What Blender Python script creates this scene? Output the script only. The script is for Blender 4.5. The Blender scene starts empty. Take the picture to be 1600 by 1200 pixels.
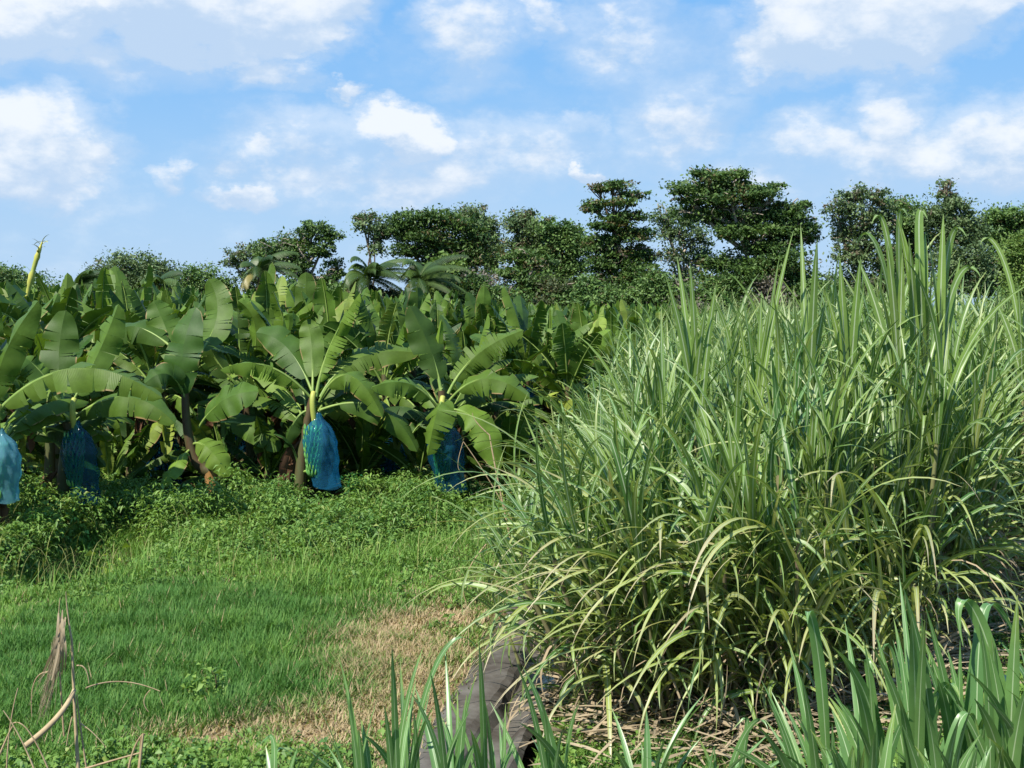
import bpy, math, random
import numpy as np
from mathutils import Vector, Matrix, Euler
R = math.radians
random.seed(7); rs = np.random.RandomState(11)
C = bpy.context.scene.collection
SC = bpy.context.scene

# ------------------------------------------------------------------ camera
CAM_Z = 3.3; F = 2000.0; PITCH = math.atan(125/2000)
cam = bpy.data.objects.new('camera', bpy.data.cameras.new('camera')); C.objects.link(cam)
cam.location = (0, 0, CAM_Z); cam.rotation_euler = (math.pi/2 - PITCH, 0, 0)
cam.data.lens = 45; cam.data.sensor_width = 36; cam.data.clip_end = 20000; cam.data.clip_start = .05
SC.camera = cam
cp, sp = math.cos(PITCH), math.sin(PITCH)
def ray(px, py):
    a = (px-800)/F; b = (600-py)/F
    return np.array([a, cp+b*sp, -sp+b*cp])
def at(px, py, Y):
    d = ray(px, py); return np.array([0, 0, CAM_Z]) + d*(Y/d[1])
def gnd(px, py, z=0.0):
    d = ray(px, py); return np.array([0, 0, CAM_Z]) + d*((z-CAM_Z)/d[2])

# ------------------------------------------------------------------ light
SUN_EL, SUN_ROT = R(50), R(220)
sd = Vector((math.sin(SUN_ROT)*math.cos(SUN_EL), math.cos(SUN_ROT)*math.cos(SUN_EL), math.sin(SUN_EL)))
sun = bpy.data.objects.new('sun', bpy.data.lights.new('sun', 'SUN')); C.objects.link(sun)
sun.data.energy = 5.0; sun.data.angle = R(.5); sun.data.color = (1, .945, .83)
sun.rotation_euler = sd.to_track_quat('Z', 'Y').to_euler()
SC.view_settings.view_transform = 'Standard'; SC.view_settings.look = 'None'
SC.view_settings.exposure = 0.72; SC.view_settings.gamma = 1
SC.cycles.max_bounces = 5; SC.cycles.diffuse_bounces = 2; SC.cycles.glossy_bounces = 2
SC.cycles.transmission_bounces = 4; SC.cycles.transparent_max_bounces = 10
SC.cycles.use_denoising = True

class NT:
    def __init__(s, nt): s.nt = nt; s.n = nt.nodes; s.l = nt.links
    def __call__(s, typ, *ins, **kw):
        nd = s.n.new('ShaderNode'+typ)
        for k, v in kw.items(): setattr(nd, k, v)
        for i, v in enumerate(ins):
            if v is None: continue
            if isinstance(v, bpy.types.NodeSocket): s.l.new(v, nd.inputs[i])
            else: nd.inputs[i].default_value = v
        return nd
    def m(s, op, *ins, clamp=False): return s('Math', *ins, operation=op, use_clamp=clamp).outputs[0]
    def mix(s, f, a, b):
        nd = s.n.new('ShaderNodeMix'); nd.data_type = 'RGBA'
        for i, v in ((0, f), (6, a), (7, b)):
            if isinstance(v, bpy.types.NodeSocket): s.l.new(v, nd.inputs[i])
            else: nd.inputs[i].default_value = (*v, 1) if isinstance(v, tuple) and len(v) == 3 else v
        return nd.outputs[2]
    def ramp(s, f, x0, x1):  # smooth 0..1
        nd = s.n.new('ShaderNodeMapRange'); nd.interpolation_type = 'SMOOTHSTEP'
        s.l.new(f, nd.inputs[0]); nd.inputs[1].default_value = x0; nd.inputs[2].default_value = x1
        return nd.outputs[0]

def make_world():
    w = bpy.data.worlds.new('World'); SC.world = w; w.use_nodes = True
    t = NT(w.node_tree); w.node_tree.nodes.clear()
    out = t('OutputWorld')
    sky = t('TexSky', sky_type='NISHITA', sun_disc=False, sun_elevation=SUN_EL, sun_rotation=SUN_ROT, altitude=0, air_density=1.0, dust_density=.6, ozone_density=1.6)
    co = t('TexCoord').outputs['Generated']
    sep = t('SeparateXYZ', co)
    az = t.m('ARCTAN2', sep.outputs[0], sep.outputs[1]); el = t.m('ARCSINE', sep.outputs[2])
    # noise domains
    sc = t('Vector' + 'Math', co, (1, 1, 1.7), operation='MULTIPLY').outputs[0]
    nb = t('TexNoise', sc, None, 11.0, 9.0, .6); nb.noise_dimensions = '3D'
    nf = t('TexNoise', sc, None, 26.0, 6.0, .6)
    nw = t('TexNoise', sc, None, 14.0, 7.0, .6)
    wsep = t('SeparateColor', nw.outputs['Color'])
    az2 = t.m('ADD', az, t.m('MULTIPLY', t.m('SUBTRACT', wsep.outputs[0], .5), .11))
    el2 = t.m('ADD', el, t.m('MULTIPLY', t.m('SUBTRACT', wsep.outputs[1], .5), .075))
    blobs = [(60, 50, 190, 80, 1.2), (340, 15, 220, 95, 1.7), (60, 255, 150, 88, 1.0), (430, 125, 65, 40, .8), (530, 155, 34, 24, 1),
             (640, 212, 85, 52, 1.3), (560, 230, 120, 60, .55), (735, 60, 80, 75, .65), (845, 62, 45, 38, .6), (1000, 85, 150, 58, .62),
             (1350, 25, 170, 105, 1.7), (1290, 100, 150, 45, .9), (1055, 205, 105, 75, .72), (1370, 190, 75, 62, .75), (1250, 230, 70, 50, .6),
             (1540, 240, 120, 70, .75), (900, 205, 45, 28, .6), (935, 274, 30, 17, 1.1), (760, 260, 260, 70, .6), (400, 255, 60, 30, .6),
             (300, 300, 40, 25, .8), (398, 318, 45, 24, .8), (200, 340, 140, 40, .4), (1450, 280, 200, 40, .5), (1000, 20, 60, 30, .5), (620, 330, 260, 40, .45), (640, 265, 300, 85, .62), (1430, 265, 240, 70, .62), (1060, 150, 120, 50, .5), (200, 60, 260, 90, .7), (1180, 300, 160, 50, .5)]
    acc = None; wv = None
    for cx, cy, rx, ry, a in blobs:
        u = t.m('MULTIPLY', t.m('SUBTRACT', az2, (cx-800)/F), F/rx/1.25); v = t.m('MULTIPLY', t.m('SUBTRACT', el2, (475-cy)/F), F/ry/1.25)
        d = t.m('ADD', t.m('MULTIPLY', u, u), t.m('MULTIPLY', v, v))
        b = t.m('MULTIPLY', t.m('SUBTRACT', 1.1, d, clamp=True), a)
        bv = t.m('MULTIPLY', b, v); wv = bv if wv is None else t.m('ADD', wv, bv)
        acc = b if acc is None else t.m('MAXIMUM', acc, b)
    # clouds elsewhere, out of the photographed part of the sky
    far = t.ramp(t.m('ABSOLUTE', az), .42, .7); hi = t.ramp(el, .27, .5)
    gen = t.m('MULTIPLY', t.m('MAXIMUM', far, hi), t.ramp(nb.outputs[0], .5, .75))
    acc = t.m('MAXIMUM', acc, gen)
    n = t.m('ADD', t.m('MULTIPLY', t.m('SUBTRACT', nb.outputs[0], .5), 1.9), t.m('MULTIPLY', t.m('SUBTRACT', nf.outputs[0], .5), .75))
    dens = t.m('ADD', acc, t.m('MULTIPLY', n, t.m('ADD', .3, t.m('MULTIPLY', t.m('MINIMUM', acc, .9), .75))))
    cov = t.m('MAXIMUM', t.ramp(dens, .22, .85), t.m('MULTIPLY', t.ramp(t.m('ADD', acc, t.m('MULTIPLY', n, .5)), -.1, .6), .5))
    low = t.m('SUBTRACT', 1.0, t.ramp(el, -.02, .17))
    cov = t.m('MULTIPLY', t.m('MAXIMUM', cov, t.m('MULTIPLY', low, .5)), .93)
    # thick parts seen from the sunlit side are whiter, thin and under parts bluish grey
    br = t.ramp(t.m('ADD', t.m('ADD', t.m('MULTIPLY', t.m('MINIMUM', dens, 1.3), .5), t.m('MULTIPLY', t.m('SUBTRACT', nf.outputs[0], .5), 1.9)), t.m('MULTIPLY', wv, .95)), -.1, .95)
    cc = t.mix(br, (5.9, 7.6, 9.9), (10.1, 10.6, 11.2))
    air = t.mix(t.ramp(el, -.05, .30), (4.9, 7.7, 10.8), (2.1, 5.6, 10.9))
    skc = t.mix(.87, sky.outputs[0], air); fin = t.mix(cov, skc, cc)
    bg = t('Background', fin, .056); t.l.new(bg.outputs[0], out.inputs[0])
make_world()

# ------------------------------------------------------------------ mesh helpers
class Acc:
    def __init__(s): s.V = []; s.F = []; s.C = []; s.M = []; s.n = 0
    def add(s, V, Fc, Cc, m=0):
        V = np.asarray(V, float).reshape(-1, 3); Fc = np.asarray(Fc, int).reshape(-1, 4)
        s.V.append(V); s.F.append(Fc+s.n); s.C.append(np.asarray(Cc, float).reshape(-1, 4)); s.M.append(np.full(len(Fc), m)); s.n += len(V)
    def arrays(s): return np.concatenate(s.V), np.concatenate(s.F), np.concatenate(s.C), np.concatenate(s.M)
    def add_acc(s, arr, M):
        V, Fc, Cc, m = arr; M = np.array(M)
        s.V.append(V @ M[:3, :3].T + M[:3, 3]); s.F.append(Fc+s.n); s.C.append(Cc); s.M.append(m); s.n += len(V)
    def mesh(s, name, mats, smooth=True):
        V, Fc, Cc, m = s.arrays(); me = bpy.data.meshes.new(name)
        me.vertices.add(len(V)); me.vertices.foreach_set('co', V.astype(np.float32).ravel())
        me.loops.add(Fc.size); me.loops.foreach_set('vertex_index', Fc.astype(np.int32).ravel())
        me.polygons.add(len(Fc)); me.polygons.foreach_set('loop_start', np.arange(0, Fc.size, 4, dtype=np.int32))
        for mt in mats: me.materials.append(mt)
        me.polygons.foreach_set('material_index', m.astype(np.int32))
        me.polygons.foreach_set('use_smooth', np.full(len(Fc), smooth, dtype=bool))
        at_ = me.attributes.new('tint', 'FLOAT_COLOR', 'POINT'); at_.data.foreach_set('color', Cc.astype(np.float32).ravel())
        me.update(calc_edges=True); me.validate()
        return me
def link(name, me, parent=None, **tags):
    o = bpy.data.objects.new(name, me); C.objects.link(o)
    if parent is not None: o.parent = parent
    for k, v in tags.items(): o[k] = v
    return o
def unit(v): return v/np.maximum(np.linalg.norm(v, axis=-1, keepdims=True), 1e-9)
def tangents(P):
    T = np.gradient(P, axis=0); return unit(T)
def grid_faces(n, m, off=0):
    i, j = np.meshgrid(np.arange(n-1), np.arange(m-1), indexing='ij'); a = (i*m+j).ravel()+off
    return np.stack([a, a+1, a+m+1, a+m], 1)
def tube(acc, P, Rr, sides=6, rnd=.5, dry=0., m=0, cap=True):
    P = np.asarray(P, float); n = len(P); Rr = np.broadcast_to(Rr, (n,)); T = tangents(P)
    ref = np.array([0, 0, 1.]) if abs(T[n//2][2]) < .8 else np.array([1., 0, 0])
    A = unit(np.cross(T, ref)); B = np.cross(T, A)
    th = np.linspace(0, 2*np.pi, sides, endpoint=False)
    V = P[:, None] + Rr[:, None, None]*(A[:, None]*np.cos(th)[None, :, None]+B[:, None]*np.sin(th)[None, :, None])
    i, j = np.meshgrid(np.arange(n-1), np.arange(sides), indexing='ij'); j2 = (j+1) % sides
    Fc = np.stack([i*sides+j, i*sides+j2, (i+1)*sides+j2, (i+1)*sides+j], -1).reshape(-1, 4)
    Cc = np.zeros((n, sides, 4)); Cc[..., 0] = rnd; Cc[..., 1] = dry; Cc[..., 2] = 0; Cc[..., 3] = np.linspace(0, 1, n)[:, None]
    acc.add(V, Fc, Cc, m)
def ribbon(acc, P, W, S, fold=.35, rnd=.5, dry=0., m=0):
    n = len(P); T = tangents(P); S = unit(S); N = np.cross(S, T); N = N*np.sign(N[:, 2:3]+1e-6).mean()
    w = np.asarray(W)[:, None]/2; up = N*math.sin(fold); L = S*math.cos(fold)
    V = np.stack([P-L*w+up*w, P, P+L*w+up*w], 1)
    Cc = np.zeros((n, 3, 4)); Cc[..., 0] = rnd; Cc[..., 1] = np.broadcast_to(dry, (n,))[:, None]; Cc[:, 0, 2] = 1; Cc[:, 2, 2] = 1; Cc[..., 3] = np.linspace(0, 1, n)[:, None]
    acc.add(V, grid_faces(n, 3), Cc, m)
def blade(acc, p0, az, e0, bend, L, W, n=9, pw=1.6, twist=0., fold=.35, rnd=.5, dry=0., m=0, kink=None, tipdry=0.):
    s = np.linspace(0, 1, n); e = R(e0)-R(bend)*s**pw
    if kink: e = e-R(kink[1])*(s > kink[0])
    azs = az + R(12)*math.sin(rnd*37)*s
    d = np.stack([np.cos(e)*np.cos(azs), np.cos(e)*np.sin(azs), np.sin(e)], 1)*L/(n-1)
    P = np.asarray(p0)+np.vstack([np.zeros(3), np.cumsum(d[:-1], 0)])
    S = np.stack([-np.sin(azs), np.cos(azs), 0*azs], 1); T = tangents(P); N = np.cross(S, T)
    tw = twist*s; S = S*np.cos(tw)[:, None]+N*np.sin(tw)[:, None]
    w = W*np.minimum(1, .45+s*3)*np.clip(1-s**2.6, .04, 1)
    ribbon(acc, P, w, S, fold, rnd, np.clip(dry+tipdry*np.clip(s-.6, 0, 1)*2.5, 0, 1), m)
    return P

# value noise
_g = rs.rand(64, 64)
def vnoise(x, y):
    x = np.asarray(x, float); y = np.asarray(y, float); xi = np.floor(x).astype(int); yi = np.floor(y).astype(int); fx = x-xi; fy = y-yi
    fx = fx*fx*(3-2*fx); fy = fy*fy*(3-2*fy); g = lambda a, b: _g[a % 64, b % 64]
    return (g(xi, yi)*(1-fx)+g(xi+1, yi)*fx)*(1-fy)+(g(xi, yi+1)*(1-fx)+g(xi+1, yi+1)*fx)*fy
def fbm(x, y): return (vnoise(x, y)+.5*vnoise(2.1*x+7, 2.1*y+3)+.25*vnoise(4.3*x+1, 4.3*y+9))/1.75
def sstep(x, a, b):
    t = np.clip((x-a)/(b-a), 0, 1); return t*t*(3-2*t)

# ------------------------------------------------------------------ materials
def mat(name): 
    m = bpy.data.materials.new(name); m.use_nodes = True; t = NT(m.node_tree); t.n.clear(); return m, t
def out(m, t, sh, disp=None):
    o = t('OutputMaterial'); t.l.new(sh, o.inputs[0]); return m
def leaf_mat(name, a, b, rib, dryc, yellow=None, rough=.45, trans=.22, veins=0., spec=.45, ribw=.14, objvar=.0, dry2=None, edged=False):
    m, t = mat(name); at_ = t('Attribute', attribute_name='tint', attribute_type='GEOMETRY'); s = t('SeparateColor', at_.outputs['Color'])
    col = t.mix(s.outputs[0], a, b)
    if yellow: col = t.mix(t.ramp(s.outputs[1], 0., .5), col, yellow)
    dc = t.mix(s.outputs[0], dryc, dry2 or dryc)
    col = t.mix(t.ramp(s.outputs[1], .45, .95), col, dc)
    nz = t('TexNoise', t('TexCoord').outputs['Object'], None, 9.0, 3.0, .6)
    k = t.m('ADD', .72, t.m('MULTIPLY', nz.outputs[0], .56))
    if objvar:
        oi = t('ObjectInfo'); k = t.m('MULTIPLY', k, t.m('ADD', 1-objvar/2, t.m('MULTIPLY', oi.outputs['Random'], objvar)))
    col = t('VectorMath', col, None, operation='MULTIPLY'); cv = t('CombineXYZ', k, k, k); t.l.new(cv.outputs[0], col.inputs[1]); col = col.outputs[0]
    if edged: col = t.mix(t.m('MULTIPLY', t.ramp(s.outputs[2], .88, .99), t.ramp(t('TexNoise', t('TexCoord').outputs['Object'], None, 2.3, 2.0, .6).outputs[0], .52, .62)), col, (.30, .2, .09))
    if rib: col = t.mix(t.m('MULTIPLY', t.m('SUBTRACT', 1, t.ramp(s.outputs[2], ribw*.5, ribw)), .85), col, rib)
    p = t('BsdfPrincipled'); t.l.new(col, p.inputs['Base Color']); p.inputs['Roughness'].default_value = rough; p.inputs['Specular IOR Level'].default_value = spec
    if veins:
        al = at_.outputs['Alpha']; v = t.m('SINE', t.m('MULTIPLY', t.m('ADD', al, t.m('MULTIPLY', s.outputs[2], -.035)), veins))
        h = t.m('ADD', t.m('MULTIPLY', v, .5), t.m('MULTIPLY', nz.outputs[0], 2.0)); bm = t('Bump', .35, .012, None, h) if False else t('Bump')
        bm.inputs['Strength'].default_value = .16; bm.inputs['Distance'].default_value = .01; t.l.new(h, bm.inputs['Height']); t.l.new(bm.outputs[0], p.inputs['Normal'])
    tr = t('BsdfTranslucent', t('VectorMath', col, (1.5, 1.55, .7), operation='MULTIPLY').outputs[0])
    mx = t('MixShader', trans, p.outputs[0], tr.outputs[0])
    return out(m, t, mx.outputs[0])
def plain_mat(name, c1, c2, scale=6., rough=.8, spec=.3, bump=.0, tint=False, stretch=(1, 1, 1), detail=5.):
    m, t = mat(name); v = t('VectorMath', t('TexCoord').outputs['Object'], stretch, operation='MULTIPLY').outputs[0]
    nz = t('TexNoise', v, None, scale, detail, .65)
    f = t.ramp(nz.outputs[0], .3, .7)
    if tint:
        s = t('SeparateColor', t('Attribute', attribute_name='tint').outputs['Color']); f = t.m('ADD', t.m('MULTIPLY', f, .5), t.m('MULTIPLY', s.outputs[0], .5))
    p = t('BsdfPrincipled'); t.l.new(t.mix(f, c1, c2), p.inputs['Base Color']); p.inputs['Roughness'].default_value = rough; p.inputs['Specular IOR Level'].default_value = spec
    if bump:
        b = t('Bump'); b.inputs['Strength'].default_value = bump; b.inputs['Distance'].default_value = .03; t.l.new(nz.outputs[0], b.inputs['Height']); t.l.new(b.outputs[0], p.inputs['Normal'])
    return out(m, t, p.outputs[0])

M_BAN = leaf_mat('banana_leaf', (.022, .062, .010), (.115, .19, .022), None, (.24, .15, .07), yellow=(.2, .26, .04), rough=.5, trans=.18, veins=640, spec=.26, objvar=.5, edged=True)
M_RIB = plain_mat('banana_midrib', (.14, .23, .05), (.24, .32, .08), 5, .45)
M_STEM = plain_mat('banana_stem', (.07, .085, .03), (.075, .035, .02), 2.2, .6, .3, .2, stretch=(2, 2, .6))
M_STEMY = plain_mat('yellow_stem', (.45, .42, .08), (.28, .33, .07), 3, .5)
M_STEMO = plain_mat('orange_stem', (.30, .16, .05), (.16, .09, .04), 4, .7, stretch=(2, 2, .5))
M_DRYB = leaf_mat('dry_banana_leaf', (.055, .03, .018), (.14, .075, .042), None, (.11, .06, .036), rough=.8, trans=.12, spec=.1)
M_FRUIT = plain_mat('green_banana', (.10, .28, .06), (.16, .38, .10), 8, .4, .5)
M_CANE = leaf_mat('cane_leaf', (.055, .14, .032), (.17, .265, .055), (.38, .45, .3), (.44, .38, .24), yellow=(.27, .32, .09), rough=.42, trans=.25, ribw=.2, spec=.5, objvar=.2, dry2=(.36, .28, .17))
M_CANEW = leaf_mat('broad_cane_leaf', (.085, .19, .06), (.13, .25, .075), (.4, .5, .3), (.42, .33, .17), yellow=(.2, .3, .07), rough=.36, trans=.25, ribw=.11, spec=.55)
M_DRYC = leaf_mat('dry_cane_leaf', (.48, .41, .28), (.27, .20, .13), None, (.33, .26, .17), rough=.75, trans=.15, spec=.15)
M_STALK = plain_mat('cane_stalk', (.22, .25, .09), (.17, .13, .09), 1.6, .5, .4, stretch=(3, 3, .8))
M_GRASS = leaf_mat('grass', (.06, .165, .03), (.15, .275, .045), None, (.40, .30, .18), yellow=(.23, .25, .08), rough=.6, trans=.25, spec=.25)
M_WEED = leaf_mat('weed_leaf', (.05, .135, .03), (.16, .265, .05), None, (.3, .25, .12), yellow=(.22, .27, .06), rough=.5, trans=.22, spec=.3)
M_BARK = plain_mat('bark', (.20, .16, .12), (.09, .07, .055), 3, .9, .1, .3)
M_DEAD = plain_mat('dry_stem', (.46, .36, .22), (.27, .19, .11), 14, .8, .15, tint=True)

def ground_mat():
    m, t = mat('field_soil'); co = t('TexCoord').outputs['Object']
    a = t('TexNoise', co, None, .9, 8., .65); b = t('TexNoise', co, None, 22., 6., .7)
    at_ = t('Attribute', attribute_name='tint'); s = t('SeparateColor', at_.outputs['Color'])
    soil = t.mix(b.outputs[0], (.045, .03, .02), (.13, .09, .058)); gr = t.mix(a.outputs[0], (.03, .07, .02), (.09, .13, .035)); dry = t.mix(b.outputs[0], (.16, .10, .06), (.36, .26, .15))
    col = t.mix(s.outputs[0], soil, gr); col = t.mix(s.outputs[1], col, dry)
    p = t('BsdfPrincipled'); t.l.new(col, p.inputs['Base Color']); p.inputs['Roughness'].default_value = .95; p.inputs['Specular IOR Level'].default_value = .1
    bm = t('Bump'); bm.inputs['Strength'].default_value = .7; bm.inputs['Distance'].default_value = .04; t.l.new(b.outputs[0], bm.inputs['Height']); t.l.new(bm.outputs[0], p.inputs['Normal'])
    return out(m, t, p.outputs[0])

# ------------------------------------------------------------------ terrain
# centre line of the channel (x as a function of y)
CH = np.array([gnd(652, 1195)[:2], gnd(700, 1130)[:2], gnd(752, 1060)[:2], gnd(792, 985)[:2], gnd(812, 935)[:2]])
def chx(y): return np.interp(y, CH[:, 1], CH[:, 0])
CH0, CH1 = 7.9, CH[-1, 1]
def height(x, y):
    x = np.asarray(x, float); y = np.asarray(y, float)
    bank = 1.25*(1-sstep(y, 3.2, 8.6))*(1+0*x)
    z = bank + .05*(fbm(x*.7, y*.7)-.5)*np.clip((y-8)/4, 0, 1)
    pit = np.exp(-(((x+5.7)/.7)**2+((y-17.0)/1.4)**2)); z = z-1.0*pit
    d = x-(chx(y)+.42); inch = (np.abs(d) < .42)*sstep(y, CH0-.2, CH0+.2)*(1-sstep(y, CH1-.3, CH1+1.))
    z = z-.5*inch
    return z
def dryness(x, y):
    x = np.asarray(x, float); y = np.asarray(y, float)
    def e(px, py, rx, ry):
        c = gnd(px, py); return np.exp(-(((x-c[0])/rx)**2+((y-c[1])/ry)**2))
    m = 1.0*e(700, 975, .65, 1.2)+1.0*e(600, 1010, .5, .9)+.9*e(640, 1060, .5, .8)+.9*e(700, 1090, .35, .9)+.8*e(470, 1140, .6, .5)+.55*e(330, 1150, .7, .22)+.9*e(590, 1150, .45, .7)+.5*e(770, 900, .4, 1.3)
    return np.clip(m*(.1+1.7*fbm(x*2.6+5, y*2.6)**1.3), 0, 1)
def lushness(x, y):   # the dark blue-green patch of fine grass
    c = gnd(330, 1020); d = np.sqrt(((x-c[0])/2.5)**2+((y-c[1])/2.9)**2); return 1-sstep(d+.5*(fbm(x*1.2, y*1.2)-.5), .75, 1.1)
def terrain():
    xs = np.concatenate([[-4000, -1200, -400, -150, -70, -40, -25], np.arange(-14, -3, .25), np.arange(-3, 3, .07), np.arange(3, 12, .25), [14, 18, 25, 40, 70, 150, 400, 1200, 4000]])
    ys = np.concatenate([[-400, -60, -15, -4, 0, 2], np.arange(3, 8, .2), np.arange(8, 18, .1), np.arange(18, 26, .3), [28, 32, 38, 45, 55, 70, 90, 110, 135, 150]])
    X, Y = np.meshgrid(xs, ys, indexing='ij'); Z = height(X, Y); Z = Z-3.*sstep(Y, 136, 150)
    a = Acc(); V = np.stack([X, Y, Z], -1).reshape(-1, 3)
    gr = np.clip(.35+1.4*(fbm(X*1.4, Y*1.4)-.35), 0, 1)*(Y < 19.5); gr = gr*np.where(X > chx(Y)+.6, .15, 1); gr[Y > 19.5] = .55
    Cc = np.zeros((*X.shape, 4)); Cc[..., 0] = gr; Cc[..., 1] = dryness(X, Y)
    f = grid_faces(len(xs), len(ys))[:, ::-1]
    a.add(V, f, Cc); link('ground', a.mesh('ground', [ground_mat()]), kind='structure')
terrain()
def sea_mat():
    m, t = mat('sea'); p = t('BsdfPrincipled', (.02, .09, .17, 1)); p.inputs['Roughness'].default_value = .25
    n = t('TexNoise', t('TexCoord').outputs['Object'], None, .35, 6., .6); b = t('Bump'); b.inputs['Strength'].default_value = .6; t.l.new(n.outputs[0], b.inputs['Height']); t.l.new(b.outputs[0], p.inputs['Normal'])
    return out(m, t, p.outputs[0])
a = Acc(); V = np.array([[-9000, 144, -1.6], [9000, 144, -1.6], [9000, 16000, -1.6], [-9000, 16000, -1.6]]); a.add(V, [[0, 1, 2, 3]], np.zeros((4, 4))); link('sea', a.mesh('sea', [sea_mat()]), kind='structure')

def channel():
    M = plain_mat('concrete', (.135, .125, .11), (.055, .045, .036), 2.5, .9, .15, .5, detail=9.)
    ys = np.arange(CH0-.3, CH1+.2, .1); prof = [(-.18, -.03), (-.13, .008), (-.06, .012), (.12, .012), (.2, -.0), (.27, -.04), (.33, -.12), (.48, -.15), (.58, -.04), (.62, .0), (.66, .0), (.70, -.05)]
    V = []
    for y in ys:
        for u, z in prof: V.append((chx(y)+u+.10*(fbm(y*2.3, u*5)-.5), y, z+.07*(fbm(y*2.2+u*3, 4+u*2)-.5)+float(height(-1.5, y))))
    a = Acc(); V = np.array(V); f = grid_faces(len(ys), len(prof)); a.add(V, f, np.zeros((len(V), 4)))
    link('drainage_channel', a.mesh('drainage_channel', [M], False), kind='structure')
channel()

# ------------------------------------------------------------------ banana plants
def bez(p, n):
    p = [np.asarray(q, float) for q in p]; t = np.linspace(0, 1, n)[:, None]
    if len(p) == 3: return (1-t)**2*p[0]+2*t*(1-t)*p[1]+t*t*p[2]
    return (1-t)**3*p[0]+3*t*(1-t)**2*p[1]+3*t*t*(1-t)*p[2]+t**3*p[3]
def through(p0, p1, p2, n=30):   # quadratic through the middle point
    p0, p1, p2 = map(np.asarray, (p0, p1, p2)); return bez([p0, 2*p1-.5*p0-.5*p2, p2], n)
def banana_leaf(P, W, nrm=(0, 0, 1), fold=25, droop=25, tears=6, rag=.2, rnd=None, petiole=.14, m=4, rib=.022, dry=0., roll=0., seed=None, edge=0.):
    """P midrib curve, W greatest width, nrm = which way the upper side faces"""
    r = np.random.RandomState(seed if seed is not None else rs.randint(1e6)); rnd = r.rand() if rnd is None else rnd
    a = Acc(); n = len(P); T = tangents(P); t = np.linspace(0, 1, n); nrm = np.asarray(nrm, float)
    S = unit(np.cross(T, nrm)); N = np.cross(S, T)
    if roll: S, N = S*math.cos(roll)+N*math.sin(roll), N*math.cos(roll)-S*math.sin(roll)
    u = np.clip((t-petiole)/(1-petiole), 0, 1); w = W/2*np.clip(np.sin(np.pi*np.clip(u**.85, 0, 1)), 0, 1)**.42*np.where(u > 0, 1, 0)
    w = w*(.9+.1*np.sin(u*3)); i0 = int(np.argmax(u > 0)); i0 = max(i0, 1)
    tube(a, P-N*rib*.6, rib*.82*(1.25-t)+.002, 5, rnd, 0, 1)
    for side in (-1, 1):
        cuts = sorted(set([i0, n-1]+list(r.randint(i0+2, n-2, tears)))) if tears else [i0, n-1]
        for c0, c1 in zip(cuts[:-1], cuts[1:]):
            k = np.arange(c0, c1+1); kk = len(k); gd = r.randn()*rag; g = np.linspace(-1, 1, kk); sh = 0.13*r.rand()+.02
            f0 = R(fold)*(.9+.4*gd); fr = np.zeros((kk, m+1, 3)); fr[:, 0] = P[k]+N[k]*.004
            pos = P[k].copy()
            short = 1-abs(r.randn())*.10*(rag > .15)
            for j in range(1, m+1):
                ph = f0+R(droop)*(j-.5)/m*(1+gd)+R(6)*np.sin(t[k]*23+r.rand()*.5)
                step = (w[k]*short/m)[:, None]
                dirv = side*S[k]*np.cos(ph)[:, None]-N[k]*np.sin(ph)[:, None]+T[k]*(.10+.10*gd*(j/m))-T[k]*(g*sh*j/m*(1 if tears else 0))[:, None]
                pos = pos+dirv*step; fr[:, j] = pos
            Cc = np.zeros((kk, m+1, 4)); Cc[..., 0] = np.clip(rnd+.12*gd, 0, 1); Cc[..., 1] = dry; Cc[:, :, 1] += edge*(np.arange(m+1)/m)[None]**4; Cc[..., 2] = np.arange(m+1)/m; Cc[..., 3] = t[k][:, None]
            f = grid_faces(kk, m+1)
            a.add(fr, f if side > 0 else f[:, ::-1], Cc, 0)
    return a
BM = [M_BAN, M_RIB]; DM = [M_DRYB, M_DRYB]
def leaf_curve(az, e0, bend, L, n, base=(0, 0, 0), pw=1.5):
    s = np.linspace(0, 1, n); e = R(e0)-R(bend)*s**pw
    d = np.stack([np.cos(e)*math.cos(az), np.cos(e)*math.sin(az), np.sin(e)], 1)*L/(n-1)
    return np.asarray(base)+np.vstack([np.zeros(3), np.cumsum(d[:-1], 0)])
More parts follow.
